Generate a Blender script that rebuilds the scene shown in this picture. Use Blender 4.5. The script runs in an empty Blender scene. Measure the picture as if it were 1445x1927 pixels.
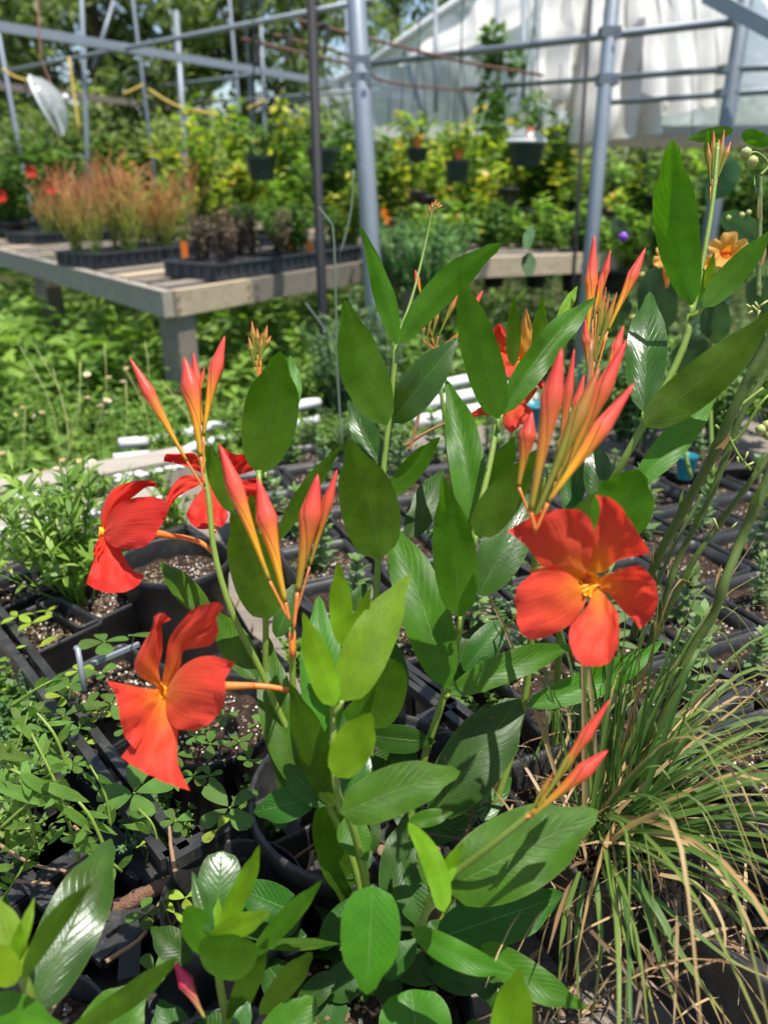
import bpy, math, random
import numpy as np
from mathutils import Vector, Matrix
random.seed(7); np.random.seed(7)
R = math.radians
S = bpy.context.scene
COL = S.collection

# ------------------------------------------------------------------ camera, sky, sun, exposure
FPX = 1500.0; PITCH = math.atan(633/1500.0); CAMZ = 0.95
cp, sp = math.cos(PITCH), math.sin(PITCH)
CAM = Vector((0, 0, CAMZ)); FW = Vector((0, cp, -sp)); UP = Vector((0, sp, cp)); RT = Vector((1, 0, 0))
cd = bpy.data.cameras.new('camera'); cam = bpy.data.objects.new('camera', cd); COL.objects.link(cam)
cam.location = CAM; cam.rotation_euler = (math.pi/2 - PITCH, 0, 0)
cd.sensor_fit = 'VERTICAL'; cd.sensor_height = 36.0; cd.lens = 36.0*FPX/1927.0
cd.clip_start = 0.02; cd.clip_end = 500
cd.dof.use_dof = True; cd.dof.focus_distance = 0.56; cd.dof.aperture_fstop = cd.lens/1000.0/0.0042
S.camera = cam
SUN_DIR = Vector((0.22, -0.16, 0.96)).normalized()
w = bpy.data.worlds.new('World'); S.world = w; w.use_nodes = True
nt = w.node_tree; nt.nodes.clear()
sky = nt.nodes.new('ShaderNodeTexSky'); sky.sky_type = 'NISHITA'; sky.sun_disc = False
sky.sun_elevation = math.asin(SUN_DIR.z); sky.sun_rotation = math.atan2(SUN_DIR.x, SUN_DIR.y)
bg = nt.nodes.new('ShaderNodeBackground'); bg.inputs[1].default_value = 0.13
wo = nt.nodes.new('ShaderNodeOutputWorld')
nt.links.new(sky.outputs[0], bg.inputs[0]); nt.links.new(bg.outputs[0], wo.inputs[0])
sd = bpy.data.lights.new('sun', 'SUN'); sd.energy = 5.0; sd.angle = R(0.5); sd.color = (1.0, 0.96, 0.89)
so = bpy.data.objects.new('sun', sd); COL.objects.link(so); so.location = (0, 0, 12)
so.rotation_euler = SUN_DIR.to_track_quat('Z', 'Y').to_euler()
S.view_settings.view_transform = 'Standard'; S.view_settings.look = 'None'
S.view_settings.exposure = 0.5; S.view_settings.gamma = 1.0; S.view_settings.use_curve_mapping = False
try:
    S.cycles.max_bounces = 8; S.cycles.transparent_max_bounces = 12; S.cycles.transmission_bounces = 6
    S.cycles.sample_clamp_indirect = 4.0; S.cycles.use_denoising = True
except Exception: pass

def P(x, y, d):
    return CAM + d*(FW + ((x-722.5)/FPX)*RT - ((y-963.5)/FPX)*UP)
def G(x, y, z):
    r = FW + ((x-722.5)/FPX)*RT - ((y-963.5)/FPX)*UP
    return CAM + r*((z-CAMZ)/r.z)
def dep(p): return (p-CAM).dot(FW)

# ------------------------------------------------------------------ object helpers
WL = {}
def thing(name, label, cat, loc, rz=0, group=None):
    o = bpy.data.objects.new(name, None); COL.objects.link(o)
    o.location = loc; o.rotation_euler = (0, 0, rz); o.empty_display_size = 0.02
    o['label'] = label; o['category'] = cat
    if group: o['group'] = group
    WL[o.name] = Vector(loc)
    return o
def tag(o, label, cat, group=None, kind=None):
    o['label'] = label; o['category'] = cat
    if group: o['group'] = group
    if kind: o['kind'] = kind
    return o
def mkmesh(name, verts, faces, mat, uv=None, smooth=True):
    me = bpy.data.meshes.new(name)
    if isinstance(verts, np.ndarray) and isinstance(faces, np.ndarray):
        nv, nf, k = len(verts), len(faces), faces.shape[1]
        me.vertices.add(nv); me.vertices.foreach_set('co', verts.astype(np.float32).ravel())
        me.loops.add(nf*k); me.loops.foreach_set('vertex_index', faces.astype(np.int32).ravel())
        me.polygons.add(nf); me.polygons.foreach_set('loop_start', np.arange(0, nf*k, k, dtype=np.int32))
        try: me.polygons.foreach_set('loop_total', np.full(nf, k, dtype=np.int32))
        except Exception: pass
        me.update(calc_edges=True)
    else:
        me.from_pydata([tuple(v) for v in verts], [], [tuple(f) for f in faces])
    if uv is not None:
        l = me.uv_layers.new(name='UVMap')
        li = np.empty(len(me.loops), dtype=np.int32); me.loops.foreach_get('vertex_index', li)
        l.data.foreach_set('uv', np.asarray(uv, dtype=np.float32)[li].ravel())
    if smooth: me.polygons.foreach_set('use_smooth', np.ones(len(me.polygons), dtype=bool))
    me.materials.append(mat); me.update()
    return me
def obj(name, verts, faces, mat, parent=None, uv=None, smooth=True, origin=None):
    """verts in world coordinates; stored relative to parent's origin"""
    off = Vector((0, 0, 0))
    if parent is not None: off = WL[parent.name]
    elif origin is not None: off = Vector(origin)
    a = np.array([tuple(v) for v in verts], dtype=float) - np.array(off)
    me = mkmesh(name, a if isinstance(faces, np.ndarray) else a.tolist(), faces, mat, uv, smooth)
    o = bpy.data.objects.new(name, me); COL.objects.link(o)
    if parent is not None: o.parent = parent
    elif origin is not None: o.location = off
    WL[o.name] = off.copy()
    return o
def link(name, me, parent=None, loc=(0, 0, 0), rot=(0, 0, 0), sc=(1, 1, 1)):
    o = bpy.data.objects.new(name, me); COL.objects.link(o)
    o.location = loc; o.rotation_euler = rot; o.scale = sc
    if parent is not None: o.parent = parent
    return o

class MB:
    def __init__(s): s.v = []; s.f = []; s.uv = []
    def add(s, v, f, uv=None):
        k = len(s.v); s.v += [tuple(p) for p in v]; s.f += [tuple(i+k for i in q) for q in f]
        s.uv += list(uv) if uv is not None else [(0.5, 0.5)]*len(v)
        return s
    def box(s, c, sx, sy, sz, rz=0, taper=1.0):
        ca, sa = math.cos(rz), math.sin(rz); v = []
        for z in (-1, 1):
            t = taper if z < 0 else 1
            for x, y in ((-1, -1), (1, -1), (1, 1), (-1, 1)):
                a, b = x*sx/2*t, y*sy/2*t
                v.append((c[0]+a*ca-b*sa, c[1]+a*sa+b*ca, c[2]+z*sz/2))
        return s.add(v, [(3, 2, 1, 0), (4, 5, 6, 7), (0, 1, 5, 4), (1, 2, 6, 5), (2, 3, 7, 6), (3, 0, 4, 7)])
    def bar(s, a, b, wd, ht, up=Vector((0, 0, 1))):
        a, b = Vector(a), Vector(b); d = (b-a).normalized(); x = d.cross(up).normalized(); z = x.cross(d).normalized()
        v = []
        for p in (a, b):
            for i, j in ((-1, -1), (1, -1), (1, 1), (-1, 1)): v.append(p + x*i*wd/2 + z*j*ht/2)
        return s.add(v, [(3, 2, 1, 0), (4, 5, 6, 7), (0, 1, 5, 4), (1, 2, 6, 5), (2, 3, 7, 6), (3, 0, 4, 7)])
    def tube(s, pts, rad, n=8, cap=True):
        pts = [Vector(p) for p in pts]; m = len(pts)
        if not hasattr(rad, '__len__'): rad = [rad]*m
        k = len(s.v); ref = None
        for i, p in enumerate(pts):
            d = (pts[min(i+1, m-1)] - pts[max(i-1, 0)])
            d = d.normalized() if d.length > 1e-9 else Vector((0, 0, 1))
            if ref is None: ref = Vector((1, 0, 0)) if abs(d.x) < .8 else Vector((0, 1, 0))
            x = (ref - d*ref.dot(d)).normalized(); ref = x; y = d.cross(x)
            for j in range(n):
                a = 2*math.pi*j/n
                s.v.append(tuple(p + (x*math.cos(a) + y*math.sin(a))*rad[i])); s.uv.append((j/n, i/(m-1)))
        for i in range(m-1):
            for j in range(n):
                a, b = k+i*n+j, k+i*n+(j+1) % n
                s.f.append((a, b, b+n, a+n))
        if cap:
            s.f.append(tuple(k+j for j in range(n))[::-1]); s.f.append(tuple(k+(m-1)*n+j for j in range(n)))
        return s
    def lathe(s, prof, c=(0, 0, 0), n=20, closed=False):
        k = len(s.v)
        for (r, z) in prof:
            for j in range(n):
                a = 2*math.pi*j/n
                s.v.append((c[0]+r*math.cos(a), c[1]+r*math.sin(a), c[2]+z)); s.uv.append((j/n, z))
        for i in range(len(prof)-1):
            for j in range(n):
                a, b = k+i*n+j, k+i*n+(j+1) % n
                s.f.append((a, b, b+n, a+n))
        return s
    def sq(s, prof, n=5, rnd=.14):
        """square ring loft: prof of (half width, z), rounded corners"""
        k = len(s.v); ang = []
        m = 4*n
        for (h, z) in prof:
            r = h*rnd
            for q in range(4):
                cx, cy = [(1, 1), (-1, 1), (-1, -1), (1, -1)][q]
                for j in range(n):
                    a = (q*90 + 90*j/(n-1))*math.pi/180
                    s.v.append(((h-r)*cx + r*math.cos(a), (h-r)*cy + r*math.sin(a), z)); s.uv.append((j/n, z))
        for i in range(len(prof)-1):
            for j in range(m):
                a, b = k+i*m+j, k+i*m+(j+1) % m
                s.f.append((a, b, b+m, a+m))
        return s
    def obj(s, name, mat, parent=None, smooth=False, origin=None):
        return obj(name, s.v, s.f, mat, parent, s.uv, smooth, origin)
    def mesh(s, name, mat, smooth=False): return mkmesh(name, s.v, s.f, mat, s.uv, smooth)

def spline(pts, n):
    """catmull-rom through points (tuples or Vectors)"""
    pts = [Vector(p) for p in pts]
    if len(pts) == 1: return pts*n
    if len(pts) == 2: return [pts[0].lerp(pts[1], i/(n-1)) for i in range(n)]
    L = [0]
    for i in range(1, len(pts)): L.append(L[-1] + max((pts[i]-pts[i-1]).length, 1e-9))
    out = []
    for i in range(n):
        s = L[-1]*i/(n-1); k = 0
        while k < len(pts)-2 and s > L[k+1]: k += 1
        t = (s-L[k])/(L[k+1]-L[k])
        p1, p2 = pts[k], pts[k+1]; p0 = pts[k-1] if k > 0 else p1*2-p2; p3 = pts[k+2] if k+2 < len(pts) else p2*2-p1
        out.append(.5*((2*p1) + (p2-p0)*t + (2*p0-5*p1+4*p2-p3)*t*t + (3*p1-p0-3*p2+p3)*t*t*t))
    return out

# ------------------------------------------------------------------ material helpers
class NT:
    def __init__(s, name):
        s.m = bpy.data.materials.new(name); s.m.use_nodes = True; s.t = s.m.node_tree; s.t.nodes.clear()
        s.out = s.n('ShaderNodeOutputMaterial')
    def n(s, ty, **kw):
        o = s.t.nodes.new(ty)
        for k, v in kw.items(): setattr(o, k, v)
        return o
    def set(s, inp, v):
        if hasattr(v, 'links') or isinstance(v, bpy.types.NodeSocket): s.t.links.new(v, inp)
        elif isinstance(v, (tuple, list)) and len(v) == 3 and inp.type == 'RGBA': inp.default_value = (*v, 1)
        else: inp.default_value = v
    def math(s, op, a, b=0.0, c=None, clamp=False):
        o = s.n('ShaderNodeMath', operation=op); o.use_clamp = clamp; s.set(o.inputs[0], a); s.set(o.inputs[1], b)
        if c is not None: s.set(o.inputs[2], c)
        return o.outputs[0]
    def mix(s, f, a, b, mode='MIX'):
        o = s.n('ShaderNodeMix', data_type='RGBA', blend_type=mode); s.set(o.inputs[0], f); s.set(o.inputs[6], a); s.set(o.inputs[7], b)
        return o.outputs[2]
    def ramp(s, f, stops, interp='LINEAR'):
        o = s.n('ShaderNodeValToRGB'); o.color_ramp.interpolation = interp; e = o.color_ramp.elements
        while len(e) < len(stops): e.new(.5)
        for i, (p, c) in enumerate(stops): e[i].position = p; e[i].color = (*c, 1)
        s.set(o.inputs[0], f); return o.outputs[0]
    def noise(s, sc, det=3, rough=.5, vec=None, dist=0.0):
        o = s.n('ShaderNodeTexNoise'); o.inputs['Scale'].default_value = sc; o.inputs['Detail'].default_value = det
        o.inputs['Roughness'].default_value = rough; o.inputs['Distortion'].default_value = dist
        if vec is not None: s.set(o.inputs['Vector'], vec)
        return o.outputs[0]
    def obj(s): return s.n('ShaderNodeTexCoord').outputs['Object']
    def uv(s):
        o = s.n('ShaderNodeSeparateXYZ'); s.set(o.inputs[0], s.n('ShaderNodeTexCoord').outputs['UV']); return o.outputs[0], o.outputs[1]
    def rnd(s): return s.n('ShaderNodeObjectInfo').outputs['Random']
    def bump(s, h, st=.3, dist=.001):
        o = s.n('ShaderNodeBump'); o.inputs['Strength'].default_value = st; o.inputs['Distance'].default_value = dist
        s.set(o.inputs['Height'], h); return o.outputs[0]
    def pr(s, col, rough=.5, nor=None, spec=.5, metal=0.0, coat=0.0):
        o = s.n('ShaderNodeBsdfPrincipled'); s.set(o.inputs['Base Color'], col); s.set(o.inputs['Roughness'], rough)
        s.set(o.inputs['Metallic'], metal); s.set(o.inputs['Specular IOR Level'], spec); s.set(o.inputs['Coat Weight'], coat)
        if nor is not None: s.set(o.inputs['Normal'], nor)
        return o.outputs[0]
    def trans(s, col, nor=None):
        o = s.n('ShaderNodeBsdfTranslucent'); s.set(o.inputs[0], col)
        if nor is not None: s.set(o.inputs['Normal'], nor)
        return o.outputs[0]
    def smix(s, f, a, b):
        o = s.n('ShaderNodeMixShader'); s.set(o.inputs[0], f); s.set(o.inputs[1], a); s.set(o.inputs[2], b); return o.outputs[0]
    def hsv(s, col, h=.5, sa=1.0, v=1.0):
        o = s.n('ShaderNodeHueSaturation'); s.set(o.inputs[0], h); s.set(o.inputs[1], sa); s.set(o.inputs[2], v); s.set(o.inputs[4], col); return o.outputs[0]
    def done(s, sh): s.t.links.new(sh, s.out.inputs[0]); return s.m

def leaf_mat(name, top, under, trn, rough=.32, tf=.38, vein=(.16, .30, .07), nv=11.0):
    """glossy broad leaf: midrib, side veins, painted lit rim; upper and lower face differ as on the real leaf"""
    t = NT(name); u, v = t.uv(); a = t.math('ABSOLUTE', t.math('SUBTRACT', u, .5))
    mid = t.math('SUBTRACT', 1.0, t.math('MULTIPLY', a, 60.0), clamp=True)
    nz = t.noise(14, 3, .6, t.obj())
    ph = t.math('ADD', t.math('SUBTRACT', t.math('MULTIPLY', v, nv), t.math('MULTIPLY', a, nv*.62)), t.math('MULTIPLY', nz, .75))
    saw = t.math('ABSOLUTE', t.math('SUBTRACT', t.math('FRACT', ph), .5))
    lat = t.math('SUBTRACT', 1.0, t.math('MULTIPLY', t.math('SUBTRACT', .5, saw), 14.0), clamp=True)
    lat = t.math('MULTIPLY', lat, t.math('SUBTRACT', 1.0, t.math('MULTIPLY', a, 1.7), clamp=True))
    ven = t.math('MAXIMUM', mid, t.math('MULTIPLY', lat, .42))
    mot = t.noise(55, 4, .65, t.obj()); r = t.rnd()
    val = t.math('ADD', t.math('MULTIPLY', mot, 1.1), t.math('ADD', .2, t.math('MULTIPLY', r, .45)))
    hue = t.math('ADD', .485, t.math('MULTIPLY', r, .03))
    c1 = t.hsv(t.mix(t.math('MULTIPLY', ven, .8), top, vein), hue, 1.0, val)
    c2 = t.hsv(t.mix(t.math('MULTIPLY', mid, .5), under, vein), hue, 1.0, val)
    rib = t.math('MULTIPLY', t.math('SINE', t.math('MULTIPLY', ph, 6.283)), .05)
    h = t.math('ADD', t.math('SUBTRACT', rib, t.math('MULTIPLY', ven, .6)), t.math('MULTIPLY', t.noise(400, 2, .6, t.obj()), .25))
    b = t.bump(h, .6, .0007)
    spt = t.math('GREATER_THAN', t.noise(75, 2, .5, t.obj()), .735)
    edge = t.math('MULTIPLY', t.math('SUBTRACT', a, .475, clamp=True), 30.0, clamp=True)  # light catching the leaf margin, painted as a paler rim
    c1 = t.mix(t.math('MULTIPLY', spt, .6), c1, (.16, .12, .04)); c1 = t.mix(t.math('MULTIPLY', edge, .6), c1, (.16, .22, .05))
    back = t.n('ShaderNodeNewGeometry').outputs['Backfacing']
    f1 = t.pr(c1, t.math('ADD', rough-.02, t.math('MULTIPLY', t.noise(40, 4, .65, t.obj()), .26)), b, .28 if rough > .25 else .5); f2 = t.pr(c2, .6, b, .2)
    sh = t.smix(back, f1, f2)
    tc = t.hsv(t.mix(t.math('MULTIPLY', ven, .4), trn, (trn[0]*.45, trn[1]*.5, trn[2]*.4)), hue, 1.0, val)
    return t.done(t.smix(tf, sh, t.trans(tc, b)))
def fol_mat(name, stops, trn=(1.5, 1.7, .8), rough=.5, tf=.35, spec=.35):
    """small foliage: colour per leaf from uv.x"""
    t = NT(name); u, v = t.uv(); c = t.ramp(u, stops)
    c = t.hsv(c, .5, 1.0, t.math('ADD', .85, t.math('MULTIPLY', t.rnd(), .3)))
    tc = t.mix(1.0, c, trn, 'MULTIPLY')
    return t.done(t.smix(tf, t.pr(c, rough, None, spec), t.trans(tc)))

M = {}
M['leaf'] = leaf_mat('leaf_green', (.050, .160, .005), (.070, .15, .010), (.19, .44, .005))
M['leaf_dk'] = leaf_mat('leaf_dark_shaded', (.026, .088, .006), (.040, .085, .016), (.085, .22, .006), rough=.3, tf=.3)  # darker leaf copy; shade on covered leaves is put into its colour
M['leaf_un'] = leaf_mat('leaf_mature', (.036, .115, .006), (.056, .128, .007), (.19, .44, .004), tf=.5)
M['leaf_yg'] = leaf_mat('leaf_young', (.15, .30, .008), (.16, .29, .010), (.46, .66, .006), rough=.46, tf=.5, vein=(.20, .34, .05))
M['leaf_gl'] = leaf_mat('leaf_glossy', (.034, .11, .010), (.06, .12, .02), (.10, .27, .008), rough=.18, tf=.3)
M['grey_leaf'] = leaf_mat('leaf_grey_green', (.055, .115, .045), (.07, .13, .05), (.10, .22, .05), rough=.5, tf=.25)
M['clover'] = leaf_mat('leaflet_green', (.095, .185, .032), (.12, .21, .045), (.22, .38, .03), rough=.48, tf=.35, nv=7)
M['clover_y'] = leaf_mat('leaflet_yellow', (.30, .42, .04), (.34, .44, .06), (.45, .60, .03), rough=.5, tf=.4, nv=7)
M['weedleaf'] = leaf_mat('weed_leaf', (.11, .21, .03), (.14, .23, .045), (.25, .42, .03), rough=.5, tf=.35, nv=6)

def petal_mat(name, stops, trn):
    t = NT(name); u, v = t.uv()
    st = t.noise(1.0, 4, .6, None)
    cv = t.n('ShaderNodeCombineXYZ'); t.set(cv.inputs[0], t.math('MULTIPLY', u, 26.0)); t.set(cv.inputs[1], t.math('MULTIPLY', v, 1.6))
    ns = t.n('ShaderNodeTexNoise'); ns.inputs['Scale'].default_value = 1.0; ns.inputs['Detail'].default_value = 4; t.set(ns.inputs['Vector'], cv.outputs[0])
    vv = t.math('ADD', v, t.math('MULTIPLY', t.math('SUBTRACT', ns.outputs[0], .5), .16), clamp=True)
    a = t.math('MULTIPLY', t.math('ABSOLUTE', t.math('SUBTRACT', u, .5)), .35)
    c = t.ramp(t.math('ADD', vv, a, clamp=True), stops)
    c = t.hsv(c, .5, 1.0, t.math('ADD', .93, t.math('MULTIPLY', ns.outputs[0], .14)))
    b = t.bump(t.math('ADD', ns.outputs[0], t.math('MULTIPLY', t.noise(45, 4, .6, t.obj()), 1.4)), .4, .0016)
    o = t.n('ShaderNodeBsdfPrincipled'); t.set(o.inputs['Base Color'], c); o.inputs['Roughness'].default_value = .55
    o.inputs['Specular IOR Level'].default_value = .3; o.inputs['Sheen Weight'].default_value = .12; t.set(o.inputs['Normal'], b)
    return t.done(t.smix(.50, o.outputs[0], t.trans(t.mix(1.0, c, trn, 'MULTIPLY'), b)))
M['petal'] = petal_mat('petal_coral', [(0, (.95, .36, .008)), (.22, (.90, .21, .02)), (.50, (.88, .095, .030)), (1, (.86, .062, .036))], (1.0, .8, .6))
M['petal_r'] = petal_mat('petal_red', [(0, (.90, .28, .008)), (.10, (.78, .06, .012)), (.4, (.84, .048, .020)), (1, (.84, .036, .022))], (1.0, .6, .6))
M['petal_y'] = petal_mat('petal_apricot', [(0, (.85, .25, .01)), (.4, (.85, .38, .05)), (1, (.90, .50, .13))], (1.0, .9, .5))
M['petal_o'] = petal_mat('petal_orange', [(0, (.88, .5, .03)), (.35, (.80, .18, .03)), (1, (.74, .06, .03))], (1.0, .8, .6))
def bud_mat(name, stops):
    t = NT(name); u, v = t.uv()
    tw = t.math('FRACT', t.math('ADD', t.math('MULTIPLY', u, 2.0), t.math('MULTIPLY', v, 1.1))); seam = t.math('MULTIPLY', t.math('SUBTRACT', .10, tw, clamp=True), 7.0)
    ns = t.noise(60, 4, .6, t.obj())
    c = t.ramp(t.math('ADD', v, t.math('MULTIPLY', t.math('SUBTRACT', ns, .5), .25)), stops)
    c = t.hsv(c, .5, 1.0, t.math('SUBTRACT', t.math('ADD', .82, t.math('ADD', t.math('MULTIPLY', tw, .16), t.math('MULTIPLY', ns, .28))), seam))
    b = t.bump(t.math('ADD', tw, ns), .5, .0008)
    return t.done(t.smix(.18, t.pr(c, .42, b, .4), t.trans(c)))
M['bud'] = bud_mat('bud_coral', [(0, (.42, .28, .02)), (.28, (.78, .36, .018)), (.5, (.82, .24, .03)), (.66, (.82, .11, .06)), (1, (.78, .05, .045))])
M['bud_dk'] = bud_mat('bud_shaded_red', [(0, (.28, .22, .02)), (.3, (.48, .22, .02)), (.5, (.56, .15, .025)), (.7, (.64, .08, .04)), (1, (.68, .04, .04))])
M['bud_gr'] = bud_mat('bud_green', [(0, (.16, .20, .02)), (.5, (.26, .24, .03)), (.8, (.42, .16, .03)), (1, (.5, .1, .04))])
M['bud_pk'] = bud_mat('bud_pink', [(0, (.30, .30, .06)), (.4, (.55, .15, .10)), (.7, (.60, .03, .10)), (1, (.55, .02, .09))])
def simple(name, col, rough=.5, amt=.3, sc=40, bump=.2, spec=.5, metal=0, bd=.001):
    t = NT(name); n1 = t.noise(sc, 4, .6, t.obj()); n2 = t.noise(sc*5, 2, .6, t.obj())
    c = t.hsv(col, .5, 1.0, t.math('ADD', 1-amt/2, t.math('MULTIPLY', t.math('ADD', t.math('MULTIPLY', n1, .7), t.math('MULTIPLY', n2, .3)), amt)))
    return t.done(t.pr(c, rough, t.bump(n2, bump, bd), spec, metal))
M['stem'] = simple('stem_green', (.17, .25, .035), .42, .5, 60)
M['stem_br'] = simple('stem_brown', (.26, .13, .05), .5, .5, 60)
M['cane'] = simple('cane_green', (.095, .14, .028), .5, .9, 50)
M['calyx'] = simple('calyx_orange', (.60, .18, .03), .45, .5, 80)
M['throat'] = simple('throat_yellow', (.92, .40, .01), .5, .3, 200)
M['galv'] = simple('galvanised_pipe', (.31, .345, .38), .45, .5, 8, .1, .5, .35)
M['galv_dk'] = simple('weathered_pipe', (.22, .25, .28), .5, .5, 8, .1, .5, .3)
M['rust'] = simple('rusty_pipe', (.16, .07, .045), .7, .7, 30, .3)
M['blackpole'] = simple('black_paint', (.008, .008, .010), .75, .4, 20, .1)
M['wire'] = simple('dark_wire', (.03, .035, .03), .5, .3, 20, .1)
M['strap'] = simple('yellow_strap', (.55, .38, .07), .6, .4, 20, .1)
M['hangpot'] = simple('dark_green_plastic', (.014, .03, .022), .4, .4, 12, .1)
M['tagor'] = simple('orange_label', (.85, .20, .01), .45, .2, 30, .05)
M['teal'] = simple('teal_plastic', (.02, .22, .27), .4, .2, 30, .05)
M['white'] = simple('white_plastic', (.72, .72, .70), .45, .35, 10, .2)
M['perlite'] = simple('perlite', (.78, .72, .62), .8, .4, 200, .3)
M['bark'] = simple('bark', (.19, .10, .06), .85, 1.2, 70, 1.0, .3, 0, .002)
M['chip'] = simple('wood_chip', (.20, .13, .08), .8, .6, 60, .6)
M['trunk'] = simple('tree_bark', (.10, .08, .06), .9, .9, 12, 1.0, .2, 0, .01)
M['twig'] = simple('dry_twig', (.28, .17, .09), .8, .6, 60, .4)
M['daisy'] = simple('white_flower', (.82, .80, .72), .7, .2, 60, .1)
M['purple'] = simple('purple_flower', (.20, .06, .42), .6, .3, 60, .1)
M['redfl'] = simple('red_flower', (.75, .03, .02), .6, .3, 60, .1)
M['sagestem'] = simple('dusty_stem', (.09, .13, .085), .7, .5, 60, .2)
M['pod'] = simple('pale_pod', (.40, .42, .14), .55, .4, 90, .2)
M['post_w'] = simple('blue_grey_block', (.3, .33, .35), .7, .4, 20, .2)

def black_plastic():
    t = NT('black_plastic'); o = t.obj()
    d = t.math('POWER', t.noise(26, 5, .65, o), 3.0)
    sp_ = t.math('GREATER_THAN', t.noise(420, 1, .5, o), .70)
    c = t.mix(t.math('ADD', t.math('MULTIPLY', d, 1.3), t.math('MULTIPLY', sp_, .35), clamp=True), (.009, .010, .013), (.13, .12, .105))
    r = t.math('ADD', .30, t.math('MULTIPLY', t.noise(18, 4, .6, o), .3))
    return t.done(t.pr(c, r, t.bump(t.noise(160, 3, .6, o), .25, .0008), .45))
M['plastic'] = black_plastic()
def soil():
    t = NT('potting_soil'); o = t.obj()
    n1 = t.noise(140, 5, .75, o); n2 = t.noise(36, 3, .6, o)
    c = t.ramp(n1, [(.30, (.012, .008, .006)), (.5, (.045, .028, .018)), (.66, (.11, .07, .045)), (.8, (.24, .17, .11))])
    c = t.mix(t.math('MULTIPLY', n2, .5), c, (.03, .02, .015))
    return t.done(t.pr(c, .95, t.bump(n1, 1.0, .006), .2))
M['soil'] = soil()
def wood(name, c1, c2, sc=1.0, ax=0):
    t = NT(name); mp = t.n('ShaderNodeMapping'); t.set(mp.inputs[0], t.obj())
    s_ = [22*sc]*3; s_[ax] = 1.6*sc; mp.inputs['Scale'].default_value = s_
    n1 = t.noise(1.0, 6, .7, mp.outputs[0], .6); n2 = t.noise(3.4, 4, .7, mp.outputs[0]); n3 = t.noise(4, 3, .6, t.obj())
    f = t.math('ADD', t.math('MULTIPLY', n1, .6), t.math('MULTIPLY', n2, .4))
    c = t.mix(f, c1, c2); c = t.hsv(c, .5, 1.0, t.math('ADD', .72, t.math('ADD', t.math('MULTIPLY', n3, .35), t.math('MULTIPLY', t.rnd(), .25))))
    cr = t.ramp(n2, [(.28, (.25, .25, .25)), (.42, (1, 1, 1))]); c = t.mix(1.0, c, cr, 'MULTIPLY')
    return t.done(t.pr(c, .85, t.bump(f, .7, .003), .2))
M['wood'] = wood('grey_plank', (.10, .085, .07), (.34, .29, .24))
M['wood_d'] = wood('weathered_board', (.17, .15, .125), (.52, .46, .38))
M['wood_l'] = wood('pine_board', (.30, .22, .14), (.66, .54, .39))
def ground():
    t = NT('ground_soil_and_moss'); o = t.obj(); n1 = t.noise(3, 5, .7, o); n2 = t.noise(40, 4, .7, o)
    c = t.ramp(n1, [(.3, (.03, .05, .012)), (.5, (.06, .07, .022)), (.7, (.12, .09, .05))]); c = t.mix(t.math('MULTIPLY', n2, .6), c, (.04, .06, .015))
    return t.done(t.pr(c, .95, t.bump(n2, 1.0, .02), .1))
M['ground'] = ground()
def film():
    t = NT('poly_film'); o = t.obj(); n = t.noise(1.1, 5, .7, o, .4)
    c = t.mix(n, (.46, .50, .52), (.76, .79, .79)); d = t.pr(c, .35, t.bump(t.noise(7, 4, .6, o), .5, .03), .5)
    sh = t.smix(.5, d, t.trans(c)); tr = t.n('ShaderNodeBsdfTransparent'); tr.inputs[0].default_value = (.9, .94, .95, 1)
    return t.done(t.smix(t.math('ADD', .14, t.math('MULTIPLY', n, .2)), sh, tr.outputs[0]))
M['film'] = film()
def cloth():
    t = NT('hanging_sheet'); o = t.obj(); n = t.noise(3, 4, .6, o)
    c = t.mix(n, (.66, .64, .60), (.90, .89, .87))
    return t.done(t.smix(.45, t.pr(c, .7, t.bump(n, .3, .02), .2), t.trans(c)))
M['cloth'] = cloth()
def clear():
    t = NT('clear_plastic'); tr = t.n('ShaderNodeBsdfTransparent'); tr.inputs[0].default_value = (.93, .95, .95, 1)
    return t.done(t.smix(.36, tr.outputs[0], t.pr((.75, .78, .8), .15, None, .8)))
M['clear'] = clear()
# grass blade: colour per object
def blade_mat(name, a, b, trn):
    t = NT(name); u, v = t.uv(); r = t.rnd()
    c = t.mix(r, a, b); c = t.mix(t.math('POWER', v, 5.0), c, (.50, .34, .12))
    st = t.math('SINE', t.math('MULTIPLY', u, 40.0)); c = t.hsv(c, .5, 1.0, t.math('ADD', .95, t.math('MULTIPLY', st, .08)))
    return t.done(t.smix(.3, t.pr(c, .42, t.bump(st, .3, .0003), .4), t.trans(t.mix(1.0, c, trn, 'MULTIPLY'))))
M['blade'] = blade_mat('grass_blade_green', (.06, .15, .035), (.17, .26, .05), (1.4, 1.5, .8))
M['blade_t'] = blade_mat('grass_blade_tan', (.48, .30, .12), (.60, .44, .22), (1.0, .9, .7))
M['fol_shrub'] = fol_mat('foliage_yellow_green', [(0, (.07, .15, .02)), (.35, (.18, .30, .03)), (.65, (.42, .50, .04)), (.9, (.70, .58, .04)), (1, (.66, .30, .10))])
M['fol_mixed'] = fol_mat('foliage_variegated', [(0, (.05, .12, .02)), (.45, (.14, .24, .04)), (.7, (.42, .46, .05)), (.88, (.62, .40, .06)), (1, (.55, .16, .08))])
M['fol_bright'] = fol_mat('foliage_lime', [(0, (.09, .20, .02)), (.5, (.22, .38, .04)), (1, (.40, .50, .07))])
M['fol_green'] = fol_mat('foliage_green', [(0, (.04, .10, .018)), (.6, (.10, .19, .03)), (1, (.20, .32, .06))])
M['fol_weed'] = fol_mat('foliage_weeds', [(0, (.065, .14, .02)), (.5, (.15, .26, .04)), (.9, (.28, .42, .07)), (1, (.38, .40, .15))])
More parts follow.
